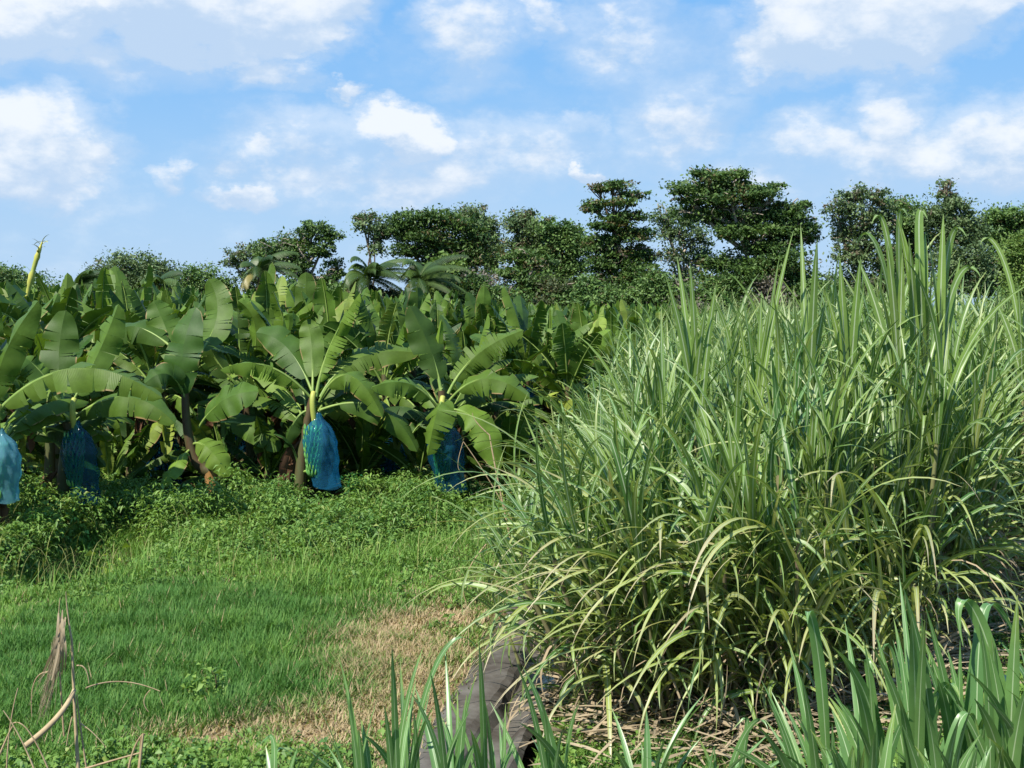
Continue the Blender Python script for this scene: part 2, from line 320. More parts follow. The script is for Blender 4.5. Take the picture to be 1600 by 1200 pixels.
def plant_arrays(seed, lod=False, height_=2.15, upright=False):
    """list of (part name, Acc, mats)"""
    r = np.random.RandomState(seed); parts = []
    n, m = (9, 2) if lod else (28, 4)
    h = height_*(.93+.14*r.rand()); lean = r.randn(2)*.08
    P = np.array([[0, 0, -.05], [lean[0]*.3, lean[1]*.3, h*.4], [lean[0], lean[1], h*.9], [lean[0]*1.2, lean[1]*1.2, h]])
    a = Acc(); tube(a, bez(P, 5 if lod else 9), np.linspace(.12, .05, 5 if lod else 9), 5 if lod else 9, r.rand()); parts.append(('pseudostem', a, [M_STEM]))
    top = P[-1]; az = r.rand()*6.28; nl = 9 if lod else 11
    for i in range(nl):
        az += 2.4+r.randn()*.25; q = i/(nl-1)
        e0 = 88-q*62+r.randn()*5; bend = 14+q*78+r.randn()*14
        if upright: bend *= .6
        L = (1.45+.35*math.sin(q*3.1)+r.randn()*.1)
        if i == 0: L *= .9
        base = top-np.array([0, 0, .45*q]); c = leaf_curve(az, e0, bend, L, n, base)
        inw = np.array([-math.cos(az), -math.sin(az), .35+.9*q])
        W = .46+.10*r.rand()
        if i == 0 and r.rand() < .6: W *= .35
        fold = 14+q*38+r.randn()*14 if i else 40
        torn = r.rand() < .6
        parts.append(('leaf', banana_leaf(c, W, inw+.25*r.randn(3), fold if r.rand() > .25 else -fold*.8, 12+30*q, 0 if lod else (r.randint(14, 24) if torn else r.randint(4, 10)), .5 if torn else .24, r.rand()*.9, m=m, seed=r.randint(1e6), dry=.3*(r.rand() < .10), roll=r.randn()*.5), BM))
    if not lod:
        for i in range(5):   # old leaves hanging round the stem
            az += 1.25+r.rand()*.4; c = leaf_curve(az, 38+12*r.randn(), 105+15*r.randn(), 1.55+.2*r.randn(), 22, top-np.array([0, 0, .45]), .8)
            parts.append(('leaf', banana_leaf(c, .5, (-math.cos(az), -math.sin(az), .9), 35, 35, r.randint(4, 16), .45, r.rand()*.7, m=3, seed=r.randint(1e6), dry=.5*(r.rand() < .25), roll=r.randn()*.4), BM))
        for i in range(2):
            az += 2+r.rand(); c = leaf_curve(az, 10, 100, 1.25, 12, top-np.array([0, 0, .55]), .5)
            parts.append(('dry_leaf', banana_leaf(c, .34, (-math.cos(az), -math.sin(az), .6), 55, 40, 5, .5, m=3, dry=1, seed=r.randint(1e6)), DM))
    return parts
def make_template(parts):
    return [(nm, ac.mesh(nm, ms), 0) for nm, ac, ms in parts]
def spawn(name, tpl, loc, rz, sc, label, cat, group, tilt=(0, 0)):
    e = bpy.data.objects.new(name, None); C.objects.link(e); e.location = loc; e.rotation_euler = (Euler((tilt[0], tilt[1], 0)).to_matrix() @ Matrix.Rotation(rz, 3, 'Z')).to_euler(); e.scale = (sc, sc, sc) if np.isscalar(sc) else sc
    e.empty_display_size = .2; e['label'] = label; e['category'] = cat
    if group: e['group'] = group
    for nm, me, _ in tpl: link(nm, me, e)
    return e
def hero(name, loc, label, cat, group=None):
    e = bpy.data.objects.new(name, None); C.objects.link(e); e.location = loc; e['label'] = label; e['category'] = cat
    if group: e['group'] = group
    return e
GB = 'banana plants of the plantation'

def bunch_mesh(r, hands=9):
    a = Acc()
    for h in range(hands):
        z = -.20-h*.085; rad = .035+.075*math.sin(math.pi*min(1, (h+2)/hands)); k = 13
        for i in range(k):
            az = i*6.283/k+h*.35+r.randn()*.05; d = np.array([math.cos(az), math.sin(az), 0])
            s = np.linspace(0, 1, 6); ln = .15*(.9+.2*r.rand())
            P = d*(rad*.4+.075*np.sin(s*1.7))[:, None]*1.25+np.array([0, 0, 1])*(z-.03+ln*(s**1.4)-.02*s)[:, None]
            tube(a, P, .017*np.array([.45, .95, 1.05, 1., .75, .3]), 6, r.rand())
    return a
def bag_mesh(r, H=1.1, W=.24, sway=.1, flat=.55, mouth=.85, rip=.03):
    """open-ended plastic sleeve tied at the top"""
    n, m = 40, 44; V = np.zeros((n, m+1, 3)); Cc = np.zeros((n, m+1, 4))
    for i in range(n):
        t = i/(n-1); rad = np.interp(t, [0, .03, .07, .2, .38, .6, .8, 1], [.03, .045, .05, .16, .21, .20, .17, W*mouth*.78])*W/.22
        dep = np.interp(t, [0, .15, .6, 1], [1, .95, .8, flat*.45])
        for j in range(m+1):
            th = 6.2832*j/m; wr = 1+.07*math.sin(th*7+t*9)*(1-t*.5)+.05*math.sin(th*13-t*17+2)+.25*math.sin(th*9)*max(0, .1-t)*8*.1
            wr += .10*(fbm(th*3+t*2, t*9)-.5)
            V[i, j] = (math.cos(th)*rad*wr+sway*t**1.6, math.sin(th)*rad*wr*dep, -H*t+rip*math.sin(th*2+1)*(t**8))
    V[:, m] = V[:, 0]
    a = Acc(); a.add(V, grid_faces(n, m+1), Cc); return a
def bag_mat(name, c, alpha):
    m, t = mat(name); g = t('BsdfPrincipled', (*c, 1)); g.inputs['Roughness'].default_value = .16; g.inputs['Specular IOR Level'].default_value = .7
    nz = t('TexNoise', t('TexCoord').outputs['Object'], None, 9., 3., .5); b = t('Bump'); b.inputs['Strength'].default_value = .3; b.inputs['Distance'].default_value = .04; t.l.new(nz.outputs[0], b.inputs['Height']); t.l.new(b.outputs[0], g.inputs['Normal'])
    tl = t('BsdfTranslucent', (*[x*1.3 for x in c], 1)); tp = t('BsdfTransparent', (.42, .78, .9, 1))
    mx = t('MixShader', .35, g.outputs[0], tl.outputs[0]); mx2 = t('MixShader', alpha, tp.outputs[0], mx.outputs[0])
    return out(m, t, mx2.outputs[0])
M_BAG = bag_mat('blue_plastic', (.05, .28, .50), .27); M_BAG_SHADE = bag_mat('shade_painted_plastic', (.012, .09, .17), .45); M_BAG2 = bag_mat('pale_blue_plastic', (.16, .40, .50), .55)  # the darkest one has the shade on hanging bags put into its colour
def add_bunch(root, top_local, r):
    a = Acc(); tl = np.asarray(top_local)
    tube(a, through(tl+np.array([-.02, .04, .34]), tl+np.array([-.03, -.03, .17]), tl+np.array([0, 0, -.15]), 10), .045, 8); link('bunch_stalk', a.mesh('bunch_stalk', [M_STEMY]), root)
    b = bunch_mesh(r).mesh('banana_bunch', [M_FRUIT]); o = link('banana_bunch', b, root); o.location = tl+np.array([-.03, 0, -.05]); return o
def bag(loc, label, mt, seed=1, rz=0, **kw):
    a = bag_mesh(np.random.RandomState(seed), **kw)
    o = link('bunch_bag', a.mesh('bunch_bag', [mt]), label=label, category='plastic bag', group='plastic bags over banana bunches'); o.location = loc; o.rotation_euler = (0, 0, rz); return o

def pxleaf(root, Y0, pts, W, nrm=(0, -.3, 1), Ys=None, **kw):
    kw['tears'] = int(kw.get('tears', 6)*1.5)+1; kw['rag'] = kw.get('rag', .15)+.08
    """leaf whose midrib runs through three places given at depth Y0 (+offsets)"""
    Ys = Ys or (0, -.15, -.25); q = [at(x, y, Y0+d)-np.array(root.location) for (x, y), d in zip(pts, Ys)]
    link('leaf', banana_leaf(through(*q, 34), W, nrm, **kw).mesh('leaf', BM), root)
def stem(root, Y, pts, r0=.12, r1=.06, mt=None, nm='pseudostem'):
    q = [at(x, y, Y)-np.array(root.location) for x, y in pts]; P = np.array(q) if len(q) != 3 else through(*q, 10)
    a = Acc(); tube(a, P, np.linspace(r0, r1, len(P)), 10); link(nm, a.mesh(nm, [mt or M_STEM]), root)
def dryhang(root, top, n=3, L=1.0, seed=3):
    r = np.random.RandomState(seed)
    for i in range(7):   # the leaves on the far side of the plant
        az = .25+2.6*i/6+r.randn()*.15; c = leaf_curve(az, 62-9*(i % 4)+r.randn()*5, 60+35*r.rand(), 1.5+.2*r.rand(), 26, top+np.array([0, .05, .15-.1*(i % 4)]))
        link('leaf', banana_leaf(c, .5, (-math.cos(az), -math.sin(az), 1), 25+15*r.rand(), 30, r.randint(4, 14), .3).mesh('leaf', BM), root)
    for i in range(n):
        az = r.rand()*6.28; c = leaf_curve(az, -20, 75, L*(.8+.4*r.rand()), 12, top-np.array([0, 0, .15*i]), .4)
        link('dry_leaf', banana_leaf(c, .3, (-math.cos(az), -math.sin(az), .6), 60, 40, 5, .5, m=3, dry=1).mesh('dry_leaf', DM), root)

def heroes():
    UP = (0, -1, .25)
    # P4: the plant with the bright blue bag
    Y = 20.0; b = gnd(466, 800); Y = b[1]
    r = hero('banana_plant', b, 'front row banana plant in the middle carrying the bright blue bagged bunch', 'banana plant', GB)
    stem(r, Y, [(466, 806), (474, 700), (490, 618)], .11, .06)
    pxleaf(r, Y, [(492, 622), (515, 540), (562, 458)], .50, (-.75, -.6, .35), Ys=(0, .1, -.1), fold=30, droop=35, tears=22, rag=.3, rib=.03, rnd=.8)
    pxleaf(r, Y, [(492, 628), (420, 572), (344, 578)], .55, (0, -.75, .75), Ys=(0, -.2, -.3), fold=40, droop=30, tears=9, rag=.15, rnd=.7)
    pxleaf(r, Y, [(498, 628), (545, 586), (598, 652)], .62, (0, -.8, .7), Ys=(0, -.3, -.5), fold=30, droop=28, tears=3, rag=.1, rnd=.6)
    pxleaf(r, Y, [(500, 620), (560, 560), (656, 552)], .62, (.1, -.85, .6), Ys=(0, .25, .45), fold=12, droop=18, tears=9, rag=.2, rnd=.8)
    pxleaf(r, Y, [(490, 618), (450, 545), (400, 520)], .62, (.2, -1, .4), Ys=(0, .4, .6), fold=10, droop=15, tears=2, rag=.1, rnd=.2)
    pxleaf(r, Y, [(500, 640), (590, 636), (652, 706)], .55, (0, -.8, .7), Ys=(0, -.2, -.35), fold=30, droop=25, tears=3, rag=.1, rnd=.3)
    pxleaf(r, Y, [(488, 616), (487, 540), (478, 500)], .4, (0, -1, .3), Ys=(0, .3, .4), fold=5, droop=10, tears=1, rag=.05, rnd=.6)
    pxleaf(r, Y, [(486, 640), (462, 655), (444, 700)], .4, (-.3, -.8, .5), Ys=(0, -.1, -.2), fold=40, droop=25, tears=3, rnd=.2)
    dryhang(r, at(480, 670, Y)-b, 3, 1.0, 5)
    bt = at(492, 648, Y-.45); add_bunch(r, bt-b, np.random.RandomState(4))
    bag(bt+np.array([.05, 0, .03]), 'bright blue plastic bag hanging over a green banana bunch with a yellow stalk', M_BAG, 3, H=1.17, W=.27, sway=.13)
    # sucker beside it
    s0 = gnd(478, 800); r = hero('banana_sucker', s0, 'thin pale banana sucker standing beside the stem with the bright blue bag', 'banana sucker')
    stem(r, s0[1], [(470, 806), (468, 760), (466, 720)], .05, .03, M_STEMY)
    pxleaf(r, s0[1], [(466, 722), (452, 690), (428, 678)], .14, fold=20, tears=1); pxleaf(r, s0[1], [(468, 740), (485, 735), (500, 750)], .1, fold=20, tears=1)
    # P5: second bagged plant, nearer the cane
    b = gnd(690, 800); Y = b[1]
    r = hero('banana_plant', b, 'front row banana plant at the edge of the sugar cane with a blue bag darkened by painted shade', 'banana plant', GB)
    stem(r, Y, [(700, 806), (696, 700), (690, 610)], .11, .06)
    pxleaf(r, Y, [(690, 612), (672, 545), (640, 478)], .6, (.45, -.9, .3), Ys=(0, .1, .15), fold=8, droop=12, tears=3, rag=.1, rib=.03, rnd=.3)
    pxleaf(r, Y, [(700, 615), (745, 555), (818, 516)], .62, (.1, -.8, .6), Ys=(0, .1, .2), fold=22, droop=20, tears=20, rag=.25, rib=.028, rnd=.8)
    pxleaf(r, Y, [(700, 628), (758, 592), (828, 622)], .62, (0, -.85, .6), Ys=(0, -.3, -.4), fold=25, droop=22, tears=5, rag=.12, rnd=.7)
    pxleaf(r, Y, [(686, 640), (640, 600), (580, 606)], .58, (0, -.8, .7), Ys=(0, -.3, -.5), fold=35, droop=25, tears=4, rag=.1, rnd=.5)
    pxleaf(r, Y, [(694, 626), (684, 640), (668, 712)], .62, (-.3, -.9, .4), Ys=(0, -.65, -.8), fold=30, droop=25, tears=7, rag=.25, rnd=.7)
    pxleaf(r, Y, [(700, 640), (745, 660), (780, 735)], .6, (.2, -1, .3), Ys=(0, -.3, -.4), fold=12, droop=22, tears=3, rag=.1, rnd=.7)
    pxleaf(r, Y, [(690, 608), (684, 560), (690, 500)], .2, (0, -1, .3), Ys=(0, .2, .2), fold=40, droop=10, tears=0, rnd=.9)
    dryhang(r, at(700, 670, Y)-b, 4, 1.1, 8)
    bt = at(694, 655, Y-.4); add_bunch(r, bt-b, np.random.RandomState(9))
    bag(bt+np.array([0, 0, .03]), 'blue plastic bag with painted shade, half behind a hanging leaf beside the sugar cane', M_BAG_SHADE, 8, H=1.15, W=.29, sway=.1)
    # P3: young plant left of the bag
    b = gnd(334, 800); Y = b[1]
    r = hero('banana_plant', b, 'young banana plant with green fan of leaves and an orange lower stem, no bag', 'banana plant', GB)
    stem(r, Y, [(336, 806), (333, 770), (328, 735)], .11, .1, M_STEMO, 'stem_base'); stem(r, Y, [(328, 736), (296, 690), (290, 560)], .1, .05)
    pxleaf(r, Y, [(292, 640), (285, 560), (306, 480)], .68, (-.2, -1, .35), Ys=(0, -.1, .1), fold=5, droop=14, tears=3, rnd=.1)
    pxleaf(r, Y, [(290, 600), (262, 520), (240, 470)], .6, (.3, -1, .3), Ys=(0, .3, .4), fold=6, droop=12, tears=5, rnd=.4, rib=.03)
    pxleaf(r, Y, [(296, 570), (338, 500), (326, 436)], .62, (-.3, -1, .3), Ys=(0, .6, .8), fold=6, droop=10, tears=6, rnd=.5, rib=.03)
    pxleaf(r, Y, [(288, 620), (262, 585), (226, 600)], .55, (-.1, -.9, .5), Ys=(0, -.4, -.6), fold=10, droop=25, tears=1, rnd=.2)
    pxleaf(r, Y, [(310, 668), (350, 625), (404, 612)], .62, (.1, -.8, .6), Ys=(0, -.3, -.4), fold=12, droop=15, tears=2, rnd=.3, rag=.06)
    pxleaf(r, Y, [(300, 694), (325, 700), (358, 745)], .5, (.1, -.9, .5), Ys=(0, -.35, -.5), fold=15, droop=25, tears=2, rnd=.9, rag=.06)
    pxleaf(r, Y, [(298, 700), (275, 725), (252, 760)], .34, (-.2, -.9, .5), Ys=(0, -.4, -.6), fold=15, droop=25, tears=2, rnd=.9)
    pxleaf(r, Y, [(288, 560), (210, 510), (170, 545)], .6, (-.1, -.8, .6), Ys=(0, .3, .5), fold=20, droop=25, tears=5, rnd=.3)
    # leaf hanging right of P3, from the plant behind
    b = gnd(395, 775); Y = b[1]
    r = hero('banana_plant', b, 'shaded banana plant behind the gap left of the bright blue bag, one low leaf sunlit', 'banana plant', GB)
    stem(r, Y, [(395, 780), (392, 700), (380, 610)], .11, .06)
    pxleaf(r, Y, [(345, 660), (395, 668), (436, 705)], .50, (.1, -.85, .5), Ys=(-.9, -1.1, -1.2), fold=12, droop=18, tears=3, rnd=.4, petiole=.05, rag=.06)
    pxleaf(r, Y, [(380, 610), (400, 520), (372, 470)], .6, (-.3, -1, .3), tears=3, rnd=.6); pxleaf(r, Y, [(380, 610), (330, 545), (345, 500)], .6, (.3, -1, .3), tears=5, rnd=.3)
    pxleaf(r, Y, [(380, 612), (440, 540), (450, 490)], .6, (-.2, -1, .4), tears=3, rnd=.4); pxleaf(r, Y, [(382, 615), (450, 590), (480, 600)], .55, tears=8, rnd=.6)
    dryhang(r, at(385, 660, Y)-b, 3, 1.0, 15)
    # P1: leftmost plant and the big leaf
    b = gnd(20, 838); Y = b[1]
    r = hero('banana_plant', b, 'leftmost front banana plant with the largest arching leaf and a yellow stem foot', 'banana plant', GB)
    stem(r, Y, [(28, 842), (30, 828), (31, 800)], .10, .015, M_STEMY, 'cut_sheath'); stem(r, Y, [(5, 845), (-8, 740), (-14, 640)], .13, .07)
    pxleaf(r, Y, [(-16, 655), (110, 576), (254, 622)], .74, (.0, -.62, .8), Ys=(0, -.4, -.6), fold=32, droop=30, tears=15, rag=.22, rib=.03, rnd=.75, petiole=.08, seed=42)
    pxleaf(r, Y, [(-10, 650), (5, 560), (60, 470)], .6, (-.3, -1, .3), tears=4, rnd=.4); pxleaf(r, Y, [(-12, 650), (-30, 560), (-10, 470)], .6, (-.3, -1, .3), tears=4, rnd=.4)
    bt = at(0, 672, Y-.5); add_bunch(r, bt-b, np.random.RandomState(14)); dryhang(r, at(-5, 700, Y)-b, 4, 1.0, 21)
    bag(bt+np.array([0, 0, .03]), 'pale grey-blue plastic bag cut by the left edge of the photo', M_BAG2, 12, H=1.02, W=.27, sway=.02)
    # P2: plant with shade-coloured bag and second big leaf
    b = gnd(105, 818); Y = b[1]
    r = hero('banana_plant', b, 'shaded front banana plant with drooping leaf over a long bag darkened by painted shade', 'banana plant', GB)
    stem(r, Y, [(92, 824), (100, 740), (106, 660)], .12, .07)
    pxleaf(r, Y, [(112, 655), (195, 620), (274, 662)], .62, (.05, -.72, .7), Ys=(0, -.5, -.7), fold=25, droop=22, tears=5, rag=.08, rib=.026, rnd=.5, petiole=.04)
    pxleaf(r, Y, [(98, 690), (40, 665), (150, 720)], .1, tears=0)
    pxleaf(r, Y, [(60, 668), (110, 680), (165, 730)], .5, (0, -.7, .7), Ys=(0, -.2, -.3), fold=30, tears=4, rnd=.2, petiole=.04)
    pxleaf(r, Y, [(100, 640), (92, 560), (103, 485)], .66, (.1, -1, .3), Ys=(0, .3, .4), fold=6, droop=10, tears=2, rib=.03, rnd=.3); pxleaf(r, Y, [(104, 640), (150, 560), (185, 475)], .6, (-.2, -1, .3), Ys=(0, .2, .3), tears=4, rnd=.5)
    pxleaf(r, Y, [(100, 640), (40, 560), (-20, 575)], .6, tears=5, rnd=.3); pxleaf(r, Y, [(104, 642), (60, 590), (24, 560)], .6, (.3, -1, .4), tears=3, rnd=.5)
    bt = at(118, 660, Y-.3); add_bunch(r, bt-b, np.random.RandomState(24)); dryhang(r, at(100, 700, Y)-b, 5, 1.0, 31)
    bag(bt+np.array([.02, 0, .02]), 'long blue plastic bag with shade in its colour under the second big leaf at left', M_BAG_SHADE, 21, H=1.22, W=.27, sway=.12)
    # low leaf at the left foot
    b = gnd(195, 790); Y = b[1]
    r = hero('banana_sucker', b, 'small banana sucker with one bright low leaf above the weeds', 'banana sucker')
    stem(r, Y, [(196, 795), (200, 780), (205, 770)], .04, .02, M_STEMY); pxleaf(r, Y, [(235, 765), (210, 752), (180, 768)], .24, (0, -.9, .5), fold=6, tears=1, petiole=.02); pxleaf(r, Y, [(205, 770), (210, 745), (230, 730)], .2, (0, -.9, .5), tears=1)
    # row behind: bags with the shade put into their colour
    for px, py, h, w, lab in ((235, 676, .55, .2, 'small scrap of blue bag with painted shade showing below the two big leaves'), (262, 676, .75, .24, 'blue bag coloured as in deep shade left of the orange stem foot'), (382, 632, .6, .24, 'glinting blue bag under the leaves between the young plant and the bright bag'),
                              (612, 668, .75, .26, 'blue bag with painted shade hanging low between the two front bagged plants'), (826, 606, .6, .2, 'small patch of blue bag showing through the cane tips')):
        Yb = 22.3 if px < 800 else 23.5; p = at(px, py, Yb); q = gnd(px, 780); q = np.array([p[0]-.05, Yb+.35, 0])
        r = hero('banana_plant', q, {235: 'shaded second row banana plant behind the small blue scrap of bag', 262: 'shaded second row banana plant behind the young plant with the orange foot', 382: 'shaded second row banana plant with the glinting bag', 612: 'shaded second row banana plant between the two bagged front plants', 826: 'banana plant behind the left end of the cane with a patch of blue bag'}[px], 'banana plant', GB)
        for nm, me, _ in TPL[(px//7) % len(TPL)]: o = link(nm, me, r); o.rotation_euler = (0, 0, px*.7)
        bag(p+np.array([0, 0, .02]), lab, M_BAG_SHADE, px, H=h*1.4, W=w, sway=.05)

# templates for the field
TPLA = [plant_arrays(100+i, upright=i % 2 == 0) for i in range(10)]
TPL = [make_template(p) for p in TPLA]
heroes()
def cane_left(y): return np.interp(y, [9, 11, 17, 22, 30, 60, 130], [.42, .5, .62, 1.4, 3.4, 8.5, 18])
def field():
    r = np.random.RandomState(5); pts = []
    for j, y in enumerate(np.arange(21.5, 100, 1.75)):
        for x in np.arange(-.44*y-1.5, cane_left(y)-.3, 1.5): pts.append((x+r.randn()*.2+(j % 2)*.75, y+r.randn()*.2))
    pts = [p for p in pts if not (p[1] < 23.4 and min(abs(p[0]-at(q, 700, 22.6)[0]) for q in (235, 262, 382, 612, 826)) < .5) and p[0] < cane_left(p[1])-.2]
    pts.sort(key=lambda p: p[1]); near, farp = pts[:272], pts[272:]
    for k, (x, y) in enumerate(near):
        px = 800+2000*x/y; gs = np.interp(px, [0, 500, 700, 950], [1.06, 1.01, .94, .88])*np.interp(y, [22, 45, 100], [.96, 1.0, 1.0])
        row = 'behind the front row' if y < 30 else 'deep in the field, only its top leaves showing'
        spawn('banana_plant', TPL[r.randint(len(TPL))], (x, y, 0), r.rand()*6.28, gs*(.86+.22*r.rand()), f'green banana plant without a bag, {row}', 'banana plant', GB)
    # young suckers filling the shade between the rows
    TS = [make_template(plant_arrays(900+i, False, .75, True)) for i in range(4)]
    for k in range(24):
        x = -9.2+k*.4+r.randn()*.1; y = r.uniform(20.9, 23.2)
        if min(abs(x/y-(q-800)/2000) for q in (20, 118, 492, 694, 242, 262, 382, 612)) < .016: y += 1.9
        spawn('banana_sucker', TS[k % 4], (x, y, 0), r.rand()*6.28, .5+.22*r.rand(), 'young banana sucker low in the shade between the front stems', 'banana sucker', 'young suckers between the banana stems')
    # tall rolled flag leaf left, standing above the field
    b = np.array([*at(48, 500, 25.)[:2], 0]); e = hero('banana_plant', b, 'banana plant with a tall pale rolled leaf, tip ragged, above the field at left', 'banana plant', GB)
    a = Acc(); P = through(at(34, 520, 25)-b, at(45, 450, 25)-b, at(66, 378, 25)-b, 26); T = np.linspace(0, 1, 26)
    for nm, me, _ in TPL[3]: link(nm, me, e)
    lf = Acc(); tube(lf, P, np.interp(T, [0, .3, .5, .62, .7, .85, 1], [.022, .025, .04, .07, .04, .055, .012])*(1+.12*np.sin(T*70)), 7)
    for q in range(9): blade(lf, P[-1-q % 4], q*.7, 60-15*q % 70, 60, .22, .05, 5)
    link('rolled_leaf', lf.mesh('rolled_leaf', [M_STEMY]), e)
    for px, ty, bx, wd, nr, lab in ((478, 425, 476, .5, (0, -1, .1), 'banana plant with a square upright leaf right of the dark tree trunk'), (757, 446, 750, .34, (.2, -1, .1), 'banana plant with a lone upright leaf in front of the shaded shrubs'),
                             (425, 410, 405, .35, (-.6, -.8, .1), 'banana plant with a slim leaning leaf below the spreading dark tree'), (540, 455, 525, .5, (-.4, -.8, .2), 'banana plant with pale upright leaf left of the palms'), (652, 448, 652, .5, (.6, -.7, .2), 'banana plant with a dark upright leaf below the leaning palm')):
        Yh = 27. ; b = np.array([*at(px, 500, Yh)[:2], 0]); e = hero('banana_plant', b, lab, 'banana plant', GB)
        for nm, me, _ in TPL[px % len(TPL)]: link(nm, me, e)
        P = through(at(bx-6, 560, Yh)-b, at((bx+px)/2, (ty+540)/2, Yh)-b, at(px, ty, Yh)-b, 22); link('leaf', banana_leaf(P, wd, nr, fold=6, droop=8, tears=2, rag=.05, petiole=.3, rib=.03, rnd=.5).mesh('leaf', BM), e)
    lod = [plant_arrays(300+i, True) for i in range(6)]; acc = Acc(); mi = {M_BAN: 0, M_RIB: 1, M_STEM: 2}
    flat = []
    for parts in lod:
        A = Acc()
        for nm, ac, ms in parts:
            V, Fc, Cc, m = ac.arrays(); A.V.append(V); A.F.append(Fc+A.n); A.C.append(Cc); A.M.append(np.array([mi[ms[q]] for q in m])); A.n += len(V)
        flat.append(A.arrays())
    for x, y in farp:
        px = 800+2000*x/y; gs = np.interp(px, [0, 500, 700, 950], [1.14, 1.03, .93, .88])*(.92+.14*r.rand())
        acc.add_acc(flat[r.randint(6)], Matrix.Translation((x, y, 0)) @ Matrix.Rotation(r.rand()*6.28, 4, 'Z') @ Matrix.Scale(gs, 4))
    link('banana_plantation', acc.mesh('banana_plantation', [M_BAN, M_RIB, M_STEM]), kind='stuff', label='far banana plants merging into one green mass', category='plantation')
field()

# litter of dry banana leaves on the shaded soil
def litter():
    a = Acc(); r = np.random.RandomState(3)
    for i in range(420):
        y = r.uniform(19.3, 27); x = r.uniform(-.45*y, .5); z = float(height(x, y))+.02+.05*r.rand(); az = r.rand()*6.28
        blade(a, (x, y, z), az, 12*r.randn(), 20*r.randn(), .3+.6*r.rand(), .06+.12*r.rand(), 5, 1.3, r.randn()*.8, .2, r.rand(), .9+.1*r.rand())
    link('leaf_litter', a.mesh('leaf_litter', [M_DRYB]), kind='stuff', label='brown dry leaves lying on the shaded soil under the bananas', category='leaf litter')
litter()

# ------------------------------------------------------------------ lawn and ground cover
def blades_mesh(a, x, y, z, h, w, az, lean, rnd, dry, curl=.5):
    """many grass blades at once, two quads each"""
    n = len(x); s = np.array([0, .5, 1.]); V = np.zeros((n, 3, 2, 3)); da = np.stack([np.cos(az), np.sin(az)], 1); wd = np.stack([-np.sin(az), np.cos(az)], 1)
    for i, t in enumerate(s):
        r_ = h*lean*(t*(1-curl)+t*t*curl); zz = h*t*np.sqrt(np.maximum(.05, 1-(lean*t)**2*.6))
        ww = w*(1, .8, .12)[i]/2
        for k, sg in enumerate((-1, 1)):
            V[:, i, k, :2] = np.stack([x, y], 1)+da*r_[:, None]+wd*(sg*ww)[:, None]; V[:, i, k, 2] = z+zz
    b = np.arange(n)[:, None]*6; Fc = np.concatenate([b+np.array([0, 1, 3, 2]), b+np.array([2, 3, 5, 4])])
    Cc = np.zeros((n, 3, 2, 4)); Cc[..., 0] = rnd[:, None, None]; Cc[..., 1] = dry[:, None, None]; Cc[..., 2] = 1; Cc[..., 3] = s[None, :, None]
    a.add(V, Fc, Cc)
def in_cane(x, y):
    fr = np.interp(x, [.3, 1.0, 2.2, 3.2, 4.0, 5.5, 8], [10.7, 9.65, 9.5, 10.2, 12.0, 14.6, 15.5]); return (x > cane_left(y)) & (y > fr)
def lawn():
    r = np.random.RandomState(21); a = Acc(); n = 330000
    y = 8.3+11.7*r.rand(n)**1.15; x = np.where(r.rand(n) < .87, r.uniform(-.44, .16, n), r.uniform(.02, .44, n))*y; cl = fbm(x*3.1, y*3.1); dr = dryness(x, y); lu = lushness(x, y)
    d = x-(chx(y)+.42); onc = (np.abs(d+.2+.2*(fbm(y*2.1, x*2+4)-.5)) < .48)*(y < CH1) ; crumb = r.rand(n)
    keep = (r.rand(n) < np.clip(.35+1.3*cl, 0, 1)*(1-.55*dr)+.4*lu) & ~((x > .06*y) & (r.rand(n) < .25)) & ~((onc) & (crumb > np.clip(.10-.9*(d+.45), .06, .6))) & ~in_cane(x, y)
    keep &= ~((x+5.75)**2/.3+(y-16.6)**2/1.2 < 1)
    x, y, cl, dr, lu = [v[keep] for v in (x, y, cl, dr, lu)]; n = len(x)
    tall = np.clip((y-14.5)/4, 0, 1)
    h = (.04+.06*r.rand(n))*(1+.7*lu)*(.35+1.5*cl)+tall*.10*r.rand(n); h *= (1-.35*dr)
    dry = np.where(r.rand(n) < dr*.85+.04*(1-lu)+.1*np.clip(fbm(x*.9+2,y*.9+5)-.45, 0, 1), .75+.25*r.rand(n), .12*r.rand(n)+.25*dr)
    rnd = np.clip(.6-.1*lu+(2.2-1.7*lu)*(fbm(x*1.1+9, y*1.1)-.5)+.9*(fbm(x*4+9, y*4)-.5)-.45*lu+.25*r.randn(n), 0, 1)
    blades_mesh(a, x, y, height(x, y)-.005, h, .006+.007*r.rand(n)+.004*(1-lu), r.rand(n)*6.28, .3+.6*r.rand(n)+.3*dr, rnd, dry)
    link('lawn_grass', a.mesh('lawn_grass', [M_GRASS]), kind='stuff', label='short green grass of the clearing with a straw coloured dry patch', category='grass')
lawn()
